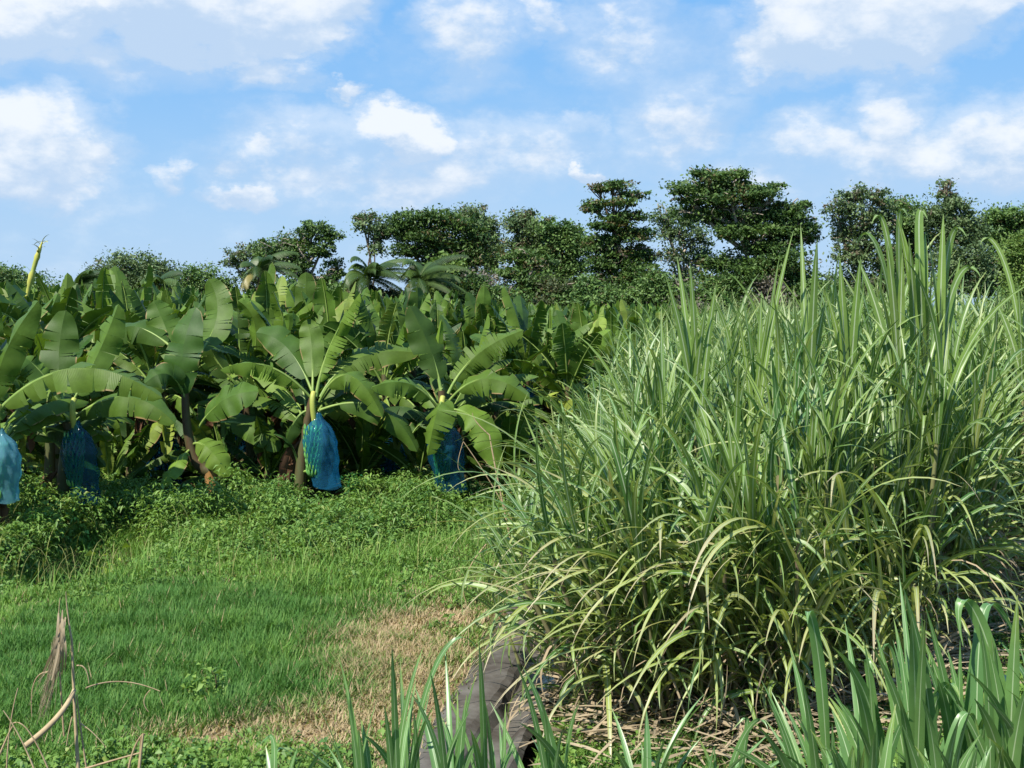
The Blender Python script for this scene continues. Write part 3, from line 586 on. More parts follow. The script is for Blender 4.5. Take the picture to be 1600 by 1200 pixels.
def leafy(a, bases, r, hgt, nleaf, size, rnds, narrow=.45, droop=0.):
    """broadleaf weeds: leaves along short stems; each leaf a bent diamond of two quads"""
    for (x, y, z), h, rn in zip(bases, hgt, rnds):
        k = nleaf; t = r.rand(k)**.7; az = r.rand(k)*6.28; rad = h*(.15+.35*r.rand(k))*(1.1-t*.6); sx, sy = r.randn(2)*h*.15
        c = np.stack([x+sx*t+np.cos(az)*rad*.5, y+sy*t+np.sin(az)*rad*.5, z+h*t], 1)
        d = np.stack([np.cos(az), np.sin(az), .5*r.randn(k)+.1-droop], 1); d = unit(d); L = size*(.6+.7*r.rand(k)); sd_ = unit(np.cross(d, [0, 0, 1])+.5*r.randn(k, 3)); W = L*narrow
        p0 = c; p1 = c+d*(L*.5)[:, None]; p2 = c+d*L[:, None]-np.array([0, 0, 1])*(L*.25)[:, None]
        up = np.array([0, 0, .12])*L[:, None]
        V = np.stack([p0, p1+sd_*(W/2)[:, None]+up, p1, p1-sd_*(W/2)[:, None]+up, p2], 1)
        b = np.arange(k)[:, None]*5
        # quads p0,l,p2,mid and p0,mid,p2,r
        Fc = np.concatenate([b+np.array([0, 1, 4, 2]), b+np.array([0, 2, 4, 3])])
        Cc = np.zeros((k, 5, 4)); Cc[..., 0] = np.clip(rn+.2*r.randn(k), 0, 1)[:, None]; Cc[:, :, 1] = (.35*(r.rand(k) < .05))[:, None]; Cc[:, 1, 2] = 1; Cc[:, 3, 2] = 1; Cc[..., 3] = .5
        a.add(V, Fc, Cc)
def weeds():
    r = np.random.RandomState(31)
    # low broadleaf plants all over the clearing
    a = Acc(); n = 6500; y = 8.5+10*r.rand(n)**1.2; x = r.uniform(-.43, .43, n)*y; k = (fbm(x*1.7+3, y*1.7) > .43) & (lushness(x, y) < .35) & (dryness(x, y) < .5) & ((x < chx(y)-.4) | ((x > chx(y)+.95) & ~in_cane(x, y-.3))) & (((x+5.75)/.7)**2+((y-16.6)/1.3)**2 > 1)
    x, y = x[k], y[k]; z = height(x, y); leafy(a, np.stack([x, y, z], 1), r, .05+.16*r.rand(len(x))**2, 14, .058, .35+.6*fbm(x*2, y*2), .6)
    link('low_weeds', a.mesh('low_weeds', [M_WEED]), kind='stuff', label='low leafy weeds scattered through the clearing', category='weeds')
    # tall weed belt in front of the bananas
    a = Acc(); n = 5200; y = r.uniform(14.6, 20.8, n); x = r.uniform(-.43, .06, n)*y
    px = 800+2000*x/y; front = np.interp(px, [-60, 0, 60, 130, 200, 350, 500, 600, 660, 720, 800], [14.6, 14.9, 15.6, 17.0, 16.6, 16.2, 16.4, 16.9, 17.4, 18.0, 18.6]); front = front+1.2*(fbm(x*1.3, y*.9+4)-.5)
    pit = ((x+5.75)/.75)**2+((y-16.9)/1.9)**2
    k = (y > front) & (pit > 1) & (r.rand(n) < .55+.8*fbm(x*2.2+8, y*2.2)) & ((px < 470) | (px > 540) | (y < 19.2))
    x, y, px = x[k], y[k], px[k]; h = (.05+.75*fbm(x*2.4, y*2.4+7)**1.3+.15*r.rand(len(x))+.35*(fbm(x*.8+4, y*.8) > .56))*np.clip((y-front[k])/2.6+.18, .18, 1)*np.interp(y, [14, 19, 20.8], [1, .9, .6])
    q = r.rand(len(x)) < .55; pts_ = np.stack([x, y, height(x, y)], 1)
    leafy(a, pts_[q], r, h[q], 34, .095, .2+.8*fbm(x[q]*1.5+2, y[q]*1.5), .3, .15); leafy(a, pts_[~q], r, h[~q]*.9, 26, .07, .35+.8*fbm(x[~q]*1.5+2, y[~q]*1.5), .65, .0)
    link('weed_belt', a.mesh('weed_belt', [M_WEED]), kind='stuff', label='dense knee high weeds between the grass and the banana plants', category='weeds')
    # taller grass with seed heads among the weeds
    a = Acc(); n = 7000; y = r.uniform(14.2, 20.3, n); x = r.uniform(-.43, .0, n)*y; k = (fbm(x*1.2+1, y*1.4+2) > .45) & (((x+5.75)/.6)**2+((y-16.6)/1.2)**2 > 1); x, y = x[k], y[k]; n = len(x)
    blades_mesh(a, x, y, height(x, y), .12+.36*r.rand(n)**1.5, .009+.008*r.rand(n), r.rand(n)*6.28, .3+.85*r.rand(n), .3+.6*r.rand(n), .35*r.rand(n)**2)
    for i in range(150):
        y = r.uniform(15, 20); x = (r.uniform(-.42, -.33) if i % 2 else r.uniform(-.42, -.06))*y; z = float(height(x, y))
        blade(a, (x, y, z), r.rand()*6.28, 80, 130, .65+.25*r.rand(), .010, 9, 2.6, 0, .2, r.rand(), .5)
    link('tall_grass', a.mesh('tall_grass', [M_GRASS]), kind='stuff', label='taller seeding grass mixed into the weeds', category='grass')
    # a few weeds that stand out
    for px, py, s, lab in ((182, 868, .62, 'bright yellow-green broadleaf weed in front of the shaded hollow'), (1075 // 3.2+825*0, 1098, .35, 'small upright leafy weed at the lower edge of the dark grass patch'), (320, 1098, .3, 'low leafy weed beside the small upright one on the grass')):
        b = gnd(px, py); b[2] = float(height(b[0], b[1])); e = hero('broadleaf_weed', b, lab, 'weed'); 
        f = Acc(); leafy(f, [(r.randn()*s*.25, r.randn()*s*.2, 0) for _ in range(5)], r, [s*(.6+.5*r.rand()) for _ in range(5)], 14, .2*s, [.9]*5, .6); link('foliage', f.mesh('foliage', [M_WEEDY if px < 200 else M_WEED]), e)
        st = Acc(); tube(st, [(0, 0, 0), (.02, 0, s*.4), (0, .02, s*.8)], [.012, .009, .004], 5); link('stem', st.mesh('stem', [M_STEM]), e)
M_WEEDY = leaf_mat('yellow_weed_leaf', (.13, .24, .03), (.22, .30, .04), None, (.3, .25, .12), rough=.5, trans=.3, spec=.3)
weeds()

# ------------------------------------------------------------------ sugar cane
CM = [M_CANE]; 
def cane_template(seed, nst=6, droop=0., lod=False, wide=1., hgt=1.0, spread=.22, dryn=5):
    r = np.random.RandomState(seed); st = []; fo = Acc(); dr = Acc()
    for k in range(nst):
        az = r.rand()*6.28; q = spread*r.rand()**.6; b = np.array([math.cos(az)*q, math.sin(az)*q, 0]); lean = (.05+.16*r.rand())*(1+droop*1.5); H = (1.35+.55*r.rand())*hgt*(1-.25*droop)
        P = through(b-np.array([0, 0, .04]), b+np.array([math.cos(az)*lean*.35, math.sin(az)*lean*.35, H*.5]), b+np.array([math.cos(az)*lean, math.sin(az)*lean, H]), 5 if lod else 12)
        a = Acc(); rad = np.full(len(P), .017); 
        if not lod: rad = rad*(1+.18*(np.arange(len(P)) % 2))
        tube(a, P, rad, 4 if lod else 7, r.rand()); st.append(a)
        fan = r.rand()*6.28; nl = 8 if lod else 15; n = 6 if lod else 11
        for i in range(nl):
            t = i/(nl-1); f = .12+.88*(1-t)**1.1
            p0 = np.array([np.interp(f, np.linspace(0, 1, len(P)), P[:, c]) for c in range(3)])
            la = fan+(i % 2)*3.1416+r.randn()*.55; L = (1.05+.55*r.rand())*(1-.25*t); e0 = 86-t*34+r.randn()*6-droop*14; bend = (22+t*85+r.rand()*80)*(1+.4*droop); 
            kink = (.55+.3*r.rand(), 60+50*r.rand()) if r.rand() < .22 else None
            blade(fo, p0, la, e0, bend, L, (.036+.030*r.rand())*wide, n, 1.5+r.rand()*.9, r.randn()*.9, .4, r.rand(), (.12+.5*t)*r.rand()**1.5, 0, kink, .35*(r.rand() < .4))
        for i in range(dryn):
            f = .05+.5*r.rand(); p0 = np.array([np.interp(f, np.linspace(0, 1, len(P)), P[:, c]) for c in range(3)])
            blade(dr, p0, r.rand()*6.28, 60-50*r.rand(), 110+60*r.rand(), .5+.6*r.rand(), .018+.014*r.rand(), 5 if lod else 8, .9, r.randn()*1.5, .5, r.rand(), .7+.3*r.rand())
    return st, fo, dr
def cane_parts(c): return [('stalk', s.mesh('stalk', [M_STALK]), 0) for s in c[0]]+[('foliage', c[1].mesh('foliage', CM), 0), ('dry_leaves', c[2].mesh('dry_leaves', [M_DRYC]), 0)]
def cane_field():
    r = np.random.RandomState(41)
    T1 = [cane_parts(cane_template(500+i, 6, 0, False, 1.15)) for i in range(8)]; T2 = [cane_parts(cane_template(540+i, 6, .9, False, 1.05, 1, .3, 7)) for i in range(5)]
    lods = [cane_template(580+i, 6, .1, True, 1.1) for i in range(6)]; flat = []
    for st, fo, dr in lods:
        A = Acc()
        for src, mi in [(s, 1) for s in st]+[(fo, 0), (dr, 2)]:
            V, Fc, Cc, m = src.arrays(); A.V.append(V); A.F.append(Fc+A.n); A.C.append(Cc); A.M.append(m*0+mi); A.n += len(V)
        flat.append(A.arrays())
    def top(px): return np.interp(px, [780, 830, 900, 1000, 1050, 1150, 1250, 1350, 1420, 1480, 1550, 1700], [600, 585, 545, 490, 450, 445, 440, 415, 385, 405, 430, 430])
    pts = []
    for y in np.arange(9.9, 75, .62):
        for x in np.arange(0, .47*y+1.5, .56):
            x_, y_ = x+r.randn()*.14, y+r.randn()*.14
            if in_cane(x_, y_): pts.append((x_, y_))
    pts.sort(key=lambda p: p[1]+.25*abs(p[0])); near, farp = pts[:285], pts[285:]
    GC = 'sugar cane stools of the field'
    for x, y in near:
        px = 800+2000*x/y; zt = CAM_Z+(475-top(px))/2000*y; s = np.clip(zt/np.interp(px, [850, 1050], [3.25, 3.2]), .55, 1.35)*(.86+.2*r.rand())
        edge = x < cane_left(y)+.45; front = not in_cane(x, y-.75)
        tp = T2 if (edge or (front and r.rand() < .5)) else T1; tl = (0, 0)
        if edge: tl = (.12*r.rand(), -.1-.3*r.rand())
        elif front: tl = (.05+.25*r.rand(), -.08+r.randn()*.12)
        lab = 'arching sugar cane stool at the left edge of the cane beside the channel' if edge else 'sugar cane stool in the front face of the cane field' if front else 'sugar cane stool inside the dense field, only upper leaves showing'
        spawn('sugar_cane', tp[r.randint(len(tp))], (x, y, float(height(x, y))), r.rand()*6.28, (s*(.9 if s > 1 else 1), s*(.9 if s > 1 else 1), s), lab, 'sugar cane', GC, tl)
    acc = Acc()
    for i, (x, y) in enumerate(farp):
        if y > 24 and i % 2: continue
        if y > 42 and i % 3: continue
        px = 800+2000*x/y; zt = CAM_Z+(470-max(top(px), 425))/2000*min(y, 22); s = np.clip(zt/3.2, .6, 1.3)*(.88+.16*r.rand())
        acc.add_acc(flat[r.randint(6)], Matrix.Translation((x, y, 0)) @ Matrix.Rotation(r.rand()*6.28, 4, 'Z') @ Matrix.Scale(s, 4))
    link('sugar_cane_field', acc.mesh('sugar_cane_field', [M_CANE, M_STALK, M_DRYC]), kind='stuff', label='far sugar cane merging into a mass of leaf tips', category='sugar cane')
    # canes that stand out
    def hero_cane(b, lab, spec, stalkH, r0=.022, mt=M_CANEW):
        e = hero('sugar_cane', b, lab, 'sugar cane', GC); a = Acc(); n = 16; P = through((0, 0, 0), (.02, 0, stalkH*.5), (spec.get('lean', 0), 0, stalkH), n); tube(a, P, r0*(1+.15*(np.arange(n) % 2)), 8); link('stalk', a.mesh('stalk', [M_STALK]), e)
        f = Acc()
        for (az, e0, bend, L, W, z) in spec['l']: blade(f, (spec.get('lean', 0)*z/stalkH, 0, z), az, e0, bend, L, W, 16, 2.2, r.randn()*.25, .3, r.rand(), .1*r.rand())
        link('foliage', f.mesh('foliage', [mt]), e)
        return e
    def fan(zs, W, L, n, spread=18, az0=0, bend=25):
        return [(az0+(3.14 if i % 2 else 0)+r.randn()*.4, 88-spread*(i/n)-r.rand()*6, bend*(.4+1.2*r.rand()), L*(.8+.4*r.rand()), W*(.8+.4*r.rand()), zs-.05*i) for i in range(n)]
    def gp(px, Y): p = at(px, 900, Y); return np.array([p[0], Y, float(height(p[0], Y))])
    hero_cane(gp(1215, 10.6), 'pale cane stalk in the front face topped by a fan of white striped leaves', {'l': fan(2.05, .055, 1.1, 9, 30, .3, 60)}, 2.05, .03)
    def tuft(bx, Y, zb, tips, lab, W=.085):
        b = gp(bx, Y); e = hero('sugar_cane', b, lab, 'sugar cane', GC); n = 14; a = Acc(); tube(a, through((0, 0, 0), (.03, 0, zb*.5), (0, 0, zb), n), .02*(1+.15*(np.arange(n) % 2)), 8); link('stalk', a.mesh('stalk', [M_STALK]), e); f = Acc()
        for q in tips:
            p0 = np.array([r.randn()*.02, r.randn()*.02, zb-.25*r.rand()]); dY = r.uniform(-.3, .3); tip = at(q[0], q[1], Y+dY)-b; m = 18; sx = q[2] if len(q) > 2 else 0
            P = through(p0, p0+(tip-p0)*np.array([.42, .45, .56]), tip, m) if not sx else bez([p0, p0+(tip-p0)*np.array([.2, .3, .9]), tip+np.array([-.02*sx, 0, .28]), tip+np.array([.10*sx, -.1, -.02])], m)
            u = np.linspace(0, 1, m); an = r.randn()*.45; S = np.tile([math.cos(an), math.sin(an), 0], (m, 1)); T = tangents(P); S = unit(S-T*(S*T).sum(1, keepdims=True))
            ribbon(f, P, W*(.7+.5*r.rand())*np.minimum(1, .4+u*2)*np.clip(1-u**4, .04, 1), S, .25, .5+.5*r.rand(), .1*r.rand())
        link('foliage', f.mesh('foliage', [M_CANE]), e)
    tuft(1400, 11.9, 2.45, [(1374, 348, -1), (1398, 338, 1), (1384, 365), (1352, 378, -1), (1340, 405), (1368, 430), (1410, 395), (1388, 398)], 'tall cane with broad upright leaves, left one of the high tuft above the cane')
    tuft(1435, 12.1, 2.5, [(1408, 352), (1428, 340, 1), (1446, 362), (1420, 372), (1436, 400), (1460, 385), (1400, 330)], 'tall cane in the middle of the high tuft of upright leaves')
    tuft(1462, 11.9, 2.45, [(1474, 334), (1448, 360), (1488, 368, 1), (1500, 405), (1460, 420), (1470, 450), (1510, 430, 1)], 'tall cane with broad leaves, right one of the high tuft')
    tuft(1258, 11.5, 2.3, [(1251, 352), (1277, 374), (1262, 450), (1240, 470), (1290, 470)], 'cane with two straight blades standing alone in front of the great spreading tree', .075)
    tuft(1085, 11.8, 2.2, [(1058, 402), (1078, 410), (1040, 430), (1105, 470), (1120, 440)], 'cane with dark upright leaves near the left shoulder of the cane field', .075)
    tuft(1325, 11.7, 2.3, [(1300, 420), (1345, 400), (1312, 400), (1350, 450), (1290, 455), (1322, 470)], 'cane with slanting leaves just left of the high tuft', .08)
    tuft(1180, 11.6, 2.1, [(1218, 400), (1160, 465), (1190, 455), (1240, 360), (1150, 480), (1205, 470)], 'cane with a long slanting blade below the great spreading tree', .06)
    tuft(1590, 15.4, 2.3, [(1590, 440), (1570, 500), (1612, 430), (1555, 470), (1600, 480), (1540, 380, -1)], 'tall cane at the right edge of the photo with dark upright leaves', .08)
    # lone leaning cane by the channel
    b = gnd(822, 1075); e = hero('sugar_cane', b, 'lone leaning cane shoot rising from the channel with narrow leaves', 'sugar cane', GC); a = Acc(); P = through((0, 0, 0), at(802, 1010, b[1]-.05)-b, at(778, 955, b[1]-.1)-b, 8); tube(a, P, np.linspace(.017, .009, 8), 7); link('stalk', a.mesh('stalk', [M_STALK]), e); f = Acc()
    for tx, ty, mx, my in ((732, 958, 760, 985), (705, 880, 745, 925), (752, 850, 762, 900), (800, 858, 790, 915), (820, 860, 800, 920), (740, 1010, 765, 985), (786, 870, 780, 920)):
        Pb = through(P[-1], at(mx, my, b[1]-.2)-b, at(tx, ty, b[1]-.3)-b, 10); ribbon(f, Pb, .03*np.clip(1-np.linspace(0, 1, 10)**3, .1, 1), np.tile([.8, -.5, .3], (10, 1)), .3, r.rand(), .1)
    link('foliage', f.mesh('foliage', CM), e)
    # lodged cane lying to the right
    for k, (px, py, n) in enumerate(((1500, 905, 60), (1560, 880, 60), (1585, 940, 60))):
        b = gnd(px, py); e = hero('lodged_sugar_cane', b, ('fallen cane with yellow dry leaves lying in the gap right of the standing cane', 'fallen cane at the far side of the gap near the right edge', 'nearest fallen cane at the right edge with straw coloured leaves')[k], 'sugar cane'); f = Acc(); d = Acc()
        a = Acc(); tube(a, [(-.8, 0, .1), (0, 0, .22), (.9, .1, .3)], .02, 7); link('stalk', a.mesh('stalk', [M_STALK]), e)
        for i in range(n):
            x0 = r.uniform(-1.1, 1.1); blade(f if i % 2 else d, (x0, r.randn()*.3, r.rand()*.6+.1), (3.14 if r.rand() < .7 else 0)+r.randn()*.35, 22+20*r.randn(), 55+30*r.rand(), .9+.5*r.rand(), .032+.02*r.rand(), 10, 1.3, r.randn()*.6, .3, r.rand(), .45 if i % 2 else .9)
        link('foliage', f.mesh('foliage', CM), e); link('dry_leaves', d.mesh('dry_leaves', [M_DRYC]), e)
cane_field()

def trash():
    r = np.random.RandomState(51); a = Acc()
    for i in range(3000):
        x = r.uniform(.35, 8.); fr = float(np.interp(x, [.3, 1.0, 2.2, 3.2, 4.0, 5.5, 8], [10.7, 9.65, 9.5, 10.2, 12.0, 14.6, 15.5])); y = fr+r.uniform(-.75, 1.6)+(r.rand()-.5)*.4
        if r.rand() < .15: x = float(cane_left(y))+r.uniform(-.15, .5)
        z = float(height(x, y))+.01+.22*r.rand()**1.5
        blade(a, (x, y, z), (r.choice([0, 3.14])+r.randn()*.8), 12*r.randn()+6, 15+10*r.randn(), .25+(.3 if x < 1.1 else .8)*r.rand(), .014+.024*r.rand(), 5, 1.3, r.randn()*1.2, .2, r.rand(), .6+.4*r.rand())
    link('cane_trash', a.mesh('cane_trash', [M_DRYC]), kind='stuff', label='straw coloured dry cane leaves lying along the foot of the cane', category='leaf litter')
    # long arching half dry leaves at the front foot of the cane
    a = Acc()
    for i in range(330):
        x = .4+4.2*r.rand(); fr = float(np.interp(x, [.3, 1.0, 2.2, 3.2, 4.0], [10.7, 9.65, 9.5, 10.2, 12.0])); y = fr+r.uniform(-.05, .5)
        if i % 4 == 0: y = r.uniform(10.8, 17); x = float(cane_left(y))+r.rand()*.3
        az = r.choice([3.3, 3.7, 4.1, 4.6])+r.randn()*.4
        blade(a, (x, y, .1+1.3*r.rand()), az, 62+14*r.randn(), 85+35*r.randn(), (.9+1.0*r.rand()), .032+.028*r.rand(), 14, 1.3, r.randn()*.8, .35, r.rand(), .7*r.rand()**1.3, 0, None, .5*r.rand())
    for i in range(130):   # long yellowing blades sweeping down to the left
        x = .5+3.4*r.rand()**1.2; fr = float(np.interp(x, [.3, 1.0, 2.2, 3.2, 4.0], [10.7, 9.65, 9.5, 10.2, 12.0])); y = fr+r.uniform(-.1, .35)
        blade(a, (x, y, .35+1.0*r.rand()), 3.75+.45*r.randn(), 50+14*r.randn(), 92+14*r.randn(), 1.2+.7*r.rand(), .038+.022*r.rand(), 16, 1.25, r.randn()*.4, .3, .5+.5*r.rand(), .2+.4*r.rand(), 0, None, .5)
    link('cane_suckers', a.mesh('cane_suckers', CM), kind='stuff', label='arching yellow-green leaves sweeping out of the foot of the cane', category='sugar cane')
trash()

# ------------------------------------------------------------------ young cane close to the camera
def foreground():
    r = np.random.RandomState(61); G = 'young cane shoots on the bank close to the camera'
    def clump(px, Y, tips, lab, W=.05, bend0=0):
        p = at(px, 1200, Y); b = np.array([p[0], Y, float(height(p[0], Y))]); e = hero('cane_shoot', b, lab, 'cane shoot', G); s = Acc(); tube(s, [(0, 0, -.02), (.01, 0, .2), (0, 0, .4)], [.014, .012, .008], 7); link('stem', s.mesh('stem', [M_STALK]), e)
        x_, y_ = np.mean([q[0] for q in tips]), max(q[1] for q in tips)
        tips = list(tips)+[(tips[i % len(tips)][0]+r.randn()*28, min(1165, tips[i % len(tips)][1]+25+70*r.rand())) for i in range(14 if px > 1200 else 4)]
        for i, tp in enumerate(tips):
            tx, ty = tp[:2]; k = tp[2] if len(tp) > 2 else 0; q = r.rand(); dY = r.uniform(-.35, .35); tip = at(tx, ty, Y+dY)-b; base = np.array([r.randn()*.03, r.randn()*.03, .12+.2*r.rand()])
            L = np.linalg.norm(tip-base); n = 20; side = np.sign(tip[0]-base[0]+1e-6)
            if k:   # arches over: apex given, tip hangs
                ap = at(k[0], k[1], Y+dY*.6)-b; P = bez([base, base+(ap-base)*np.array([.35, .5, .95]), ap+np.array([(ap-base)[0]*.25, 0, .12]), tip], n)
            else: P = through(base, base+(tip-base)*np.array([.25+.2*r.rand(), .4, .54+.08*r.rand()]), tip, n)
            s_ = np.linspace(0, 1, n); w = W*(.78 if px > 1200 else .74)*(.65+.6*r.rand())*np.minimum(1, .35+s_*2.2)*np.clip(1-s_**3.2, .03, 1)
            a_ = r.randn()*.55; S = np.tile([math.cos(a_), math.sin(a_)-.15, .12*r.randn()], (n, 1)); S = S+np.outer(s_, [0, r.randn()*.5, 0])
            T = tangents(P); S = unit(S-T*(S*T).sum(1, keepdims=True))
            a = Acc(); ribbon(a, P, w, S, .28, r.rand(), .12*r.rand()+np.clip(s_-.75-.2*r.rand(), 0, 1)*(2.5 if r.rand() < .4 else 0)); link('leaf', a.mesh('leaf', [M_CANEW]), e)
    A = ()
    # bottom centre
    clump(560, 5.2, [(484, 1085), (528, 1022), (505, 1130), (545, 1075), (590, 1090), (470, 1175), (560, 1140)], 'cane shoot at the bottom with a blade leaning far left over the dry grass', .045)
    clump(628, 5.0, [(612, 1010), (662, 1010), (650, 1060), (600, 1100), (625, 1030), (748, 1020, (700, 1000)), (680, 1100)], 'cane shoot at the bottom with an arching blade over the channel', .042)
    clump(700, 4.8, [(695, 1012), (672, 1048), (745, 1050), (715, 1080), (735, 1110), (690, 1120), (760, 1130)], 'cane shoot at the bottom standing before the grey channel', .042)
    clump(770, 4.9, [(748, 1000), (790, 1100), (780, 1130), (757, 1090), (735, 1140), (805, 1150)], 'cane shoot at the bottom with a thin tall blade over the channel', .045)
    clump(868, 4.9, [(806, 1035), (816, 1040), (845, 1090), (905, 1100), (880, 1140), (830, 1150)], 'cane shoot at the bottom right of the channel', .045)
    clump(430, 4.2, [(405, 1165, (440, 1170)), (480, 1215, (420, 1168)), (460, 1190)], 'single low cane blade cut by the bottom edge left of centre', .05)
    clump(1010, 4.7, [(1100, 1085), (1150, 1060), (955, 1105), (1010, 1110), (1040, 1150)], 'cane shoot at the bottom below the foot of the cane', .045)
    clump(1120, 4.6, [(1200, 1140, (1175, 1145)), (1145, 1140, (1180, 1138)), (1000, 1180), (1090, 1150), (1170, 1180)], 'low cane shoot with a blade bending left at the bottom', .045)
    # bottom right mass
    clump(1290, 4.5, [(1188, 1060), (1205, 1080), (1180, 1130), (1240, 1105), (1262, 975, (1268, 970)), (1300, 1130), (1220, 1170)], 'leftmost large cane shoot of the right hand mass, a long blade bent at its tip', .05)
    clump(1370, 4.3, [(1320, 970), (1300, 1010), (1290, 1060), (1370, 1060, (1345, 1035)), (1340, 1090), (1420, 1110), (1310, 1140)], 'large cane shoot with long blades slanting up left toward the pale stalk', .055)
    clump(1440, 4.2, [(1405, 900), (1412, 920), (1395, 1000), (1440, 960), (1375, 1030, (1395, 1020)), (1500, 1090, (1470, 1085)), (1430, 1080), (1460, 1150)], 'large cane shoot with the highest pointed blades at lower right', .058)
    clump(1510, 4.3, [(1445, 945), (1530, 960), (1500, 1000), (1480, 1060), (1420, 1130, (1510, 1075)), (1550, 1040), (1495, 1120, (1520, 1110)), (1540, 1130)], 'large cane shoot with a curved blade crossing the others', .058)
    clump(1580, 4.1, [(1505, 1010, (1500, 910)), (1600, 1020, (1520, 915)), (1530, 975), (1590, 930), (1560, 1060, (1575, 1090)), (1575, 1130), (1610, 1060), (1540, 1150)], 'large cane shoot in the corner with a thick blade folded over', .062)
    clump(1650, 4.2, [(1560, 1000), (1590, 1000), (1620, 1100), (1600, 1150), (1575, 1040)], 'cane shoot cut by the right edge of the photo', .06)
    clump(1350, 3.9, [(1300, 1110), (1340, 1140), (1400, 1100), (1370, 1170), (1290, 1170)], 'short dark cane shoot low in front of the right hand mass', .055)
    clump(1480, 3.8, [(1440, 1090), (1500, 1120), (1530, 1150, (1500, 1120)), (1460, 1160), (1520, 1100)], 'short cane shoot nearest the camera at lower right', .055)
foreground()

def dry_plants():
    r = np.random.RandomState(71)
    def P3(*pts): return [at(x, y, Y) for x, y, Y in pts]
    def mk(name, lab, paths, px, Y):
        p = at(px, 1200, Y); b = np.array([p[0], Y, float(height(p[0], Y))]); e = hero(name, b, lab, 'dry plant')
        for nm, pts, r0, r1 in paths:
            q = [at(x, y, Y+(d if d else 0))-b for x, y, d in pts]
            if len(q) == 3: q = through(*q, 12)
            a = Acc(); q = np.array(q); tube(a, q, np.linspace(r0, r1, len(q)), 6, r.rand()); link(nm, a.mesh(nm, [M_DEAD]), e)
        return e, b
    e, b = mk('dead_plant', 'tall dry straw coloured dead plant standing in the grass at lower left', [('stem', [(128, 1290, 0), (118, 1130, 0), (112, 1000, 0)], .011, .006), ('stem', [(112, 1000, 0), (106, 960, .02), (103, 924, 0)], .006, .002), ('stem', [(100, 1150, 0), (92, 1010, 0), (94, 934, 0)], .005, .002),
        ('stalk', [(116, 1078, 0), (90, 1120, -.1), (40, 1165, -.15)], .012, .016), ('twig', [(134, 1075, 0), (190, 1065, .1), (250, 1080, .1)], .004, .002), ('twig', [(235, 1078, .1), (225, 1095, .1), (232, 1112, .1)], .003, .002), ('twig', [(120, 1040, 0), (133, 1045, 0), (139, 1068, 0)], .004, .002),
        ('twig', [(80, 1050, 0), (54, 1065, 0), (50, 1120, 0)], .004, .002), ('stem', [(135, 1200, 0), (125, 1130, 0), (120, 1085, 0)], .005, .003), ('twig', [(125, 1130, 0), (145, 1145, 0), (163, 1165, 0)], .003, .002), ('twig', [(113, 1120, 0), (108, 1140, 0), (104, 1165, 0)], .004, .002)], 120, 6.4)
    f = Acc()
    for i in range(16):
        x0, y0 = 96+r.randn()*4, 975+r.randn()*14; x1, y1 = 84+r.randn()*9, 1040+r.randn()*22; P = through(at(x0, y0, 6.4)-b, at((x0+x1)/2+3, (y0+y1)/2, 6.35)-b, at(x1, y1, 6.4+.06*r.randn())-b, 8); ribbon(f, P, (.010+.008*r.rand())*np.array([.5, 1, 1, 1, 1, .9, .7, .3]), np.tile([1, .3, 0], (8, 1)), .3, r.rand(), 1)
    for i in range(40):
        x0, y0 = 88+r.randn()*4, 1010+r.randn()*15; x1, y1 = 66+r.randn()*7, 1100+r.randn()*20; P = through(at(x0, y0, 6.4)-b, at((x0+x1)/2+2, (y0+y1)/2, 6.35)-b, at(x1, y1, 6.4)-b, 5); tube(f, P, .0012, 3, r.rand())
    link('dry_leaves', f.mesh('dry_leaves', [M_DRYC]), e)
    mk('dead_plant', 'short bent dry stalks at the bottom edge right of the tall dead plant', [('stem', [(196, 1240, 0), (206, 1180, 0), (224, 1146, 0)], .007, .004), ('stem', [(224, 1146, 0), (220, 1180, 0), (214, 1240, 0)], .006, .006), ('stem', [(120, 1205, 0), (170, 1190, 0), (220, 1176, 0)], .006, .004), ('stem', [(208, 1240, 0), (216, 1200, 0), (220, 1150, 0)], .005, .003)], 205, 6.2)
    mk('dead_plant', 'thin brown dead stems in the bottom left corner', [('stem', [(70, 1250, 0), (40, 1170, 0), (5, 1110, 0)], .005, .002), ('stem', [(10, 1240, 0), (14, 1150, 0), (28, 1075, 0)], .004, .002), ('stem', [(90, 1240, 0), (50, 1150, 0), (20, 1130, 0)], .004, .002), ('stem', [(-5, 1190, 0), (12, 1150, 0), (20, 1135, 0)], .005, .003)], 40, 5.6)
    # long dry stem bending over the channel and dry pieces at the cane's left side
    mk('dry_cane_leaf', 'long pale dry cane blade standing bent at the left tip of the cane', [('blade', [(806, 880, 0), (780, 760, 0), (765, 680, 0)], .014, .010), ('blade', [(765, 680, 0), (745, 660, 0), (738, 645, 0)], .01, .004)], 806, 16.)
    mk('dry_cane_leaf', 'thin dry stem arching left from the cane over the weeds', [('blade', [(820, 850, 0), (770, 760, 0), (724, 690, 0)], .009, .005), ('blade', [(724, 690, 0), (716, 720, 0), (718, 735, 0)], .005, .003)], 820, 16.5)
    mk('dry_cane_leaf', 'thin dry hanging blade over the pale channel edge', [('blade', [(728, 940, 0), (730, 1030, 0), (706, 1095, 0)], .004, .003), ('blade', [(728, 940, 0), (728, 900, 0), (760, 850, 0)], .004, .006)], 720, 11.)
dry_plants()
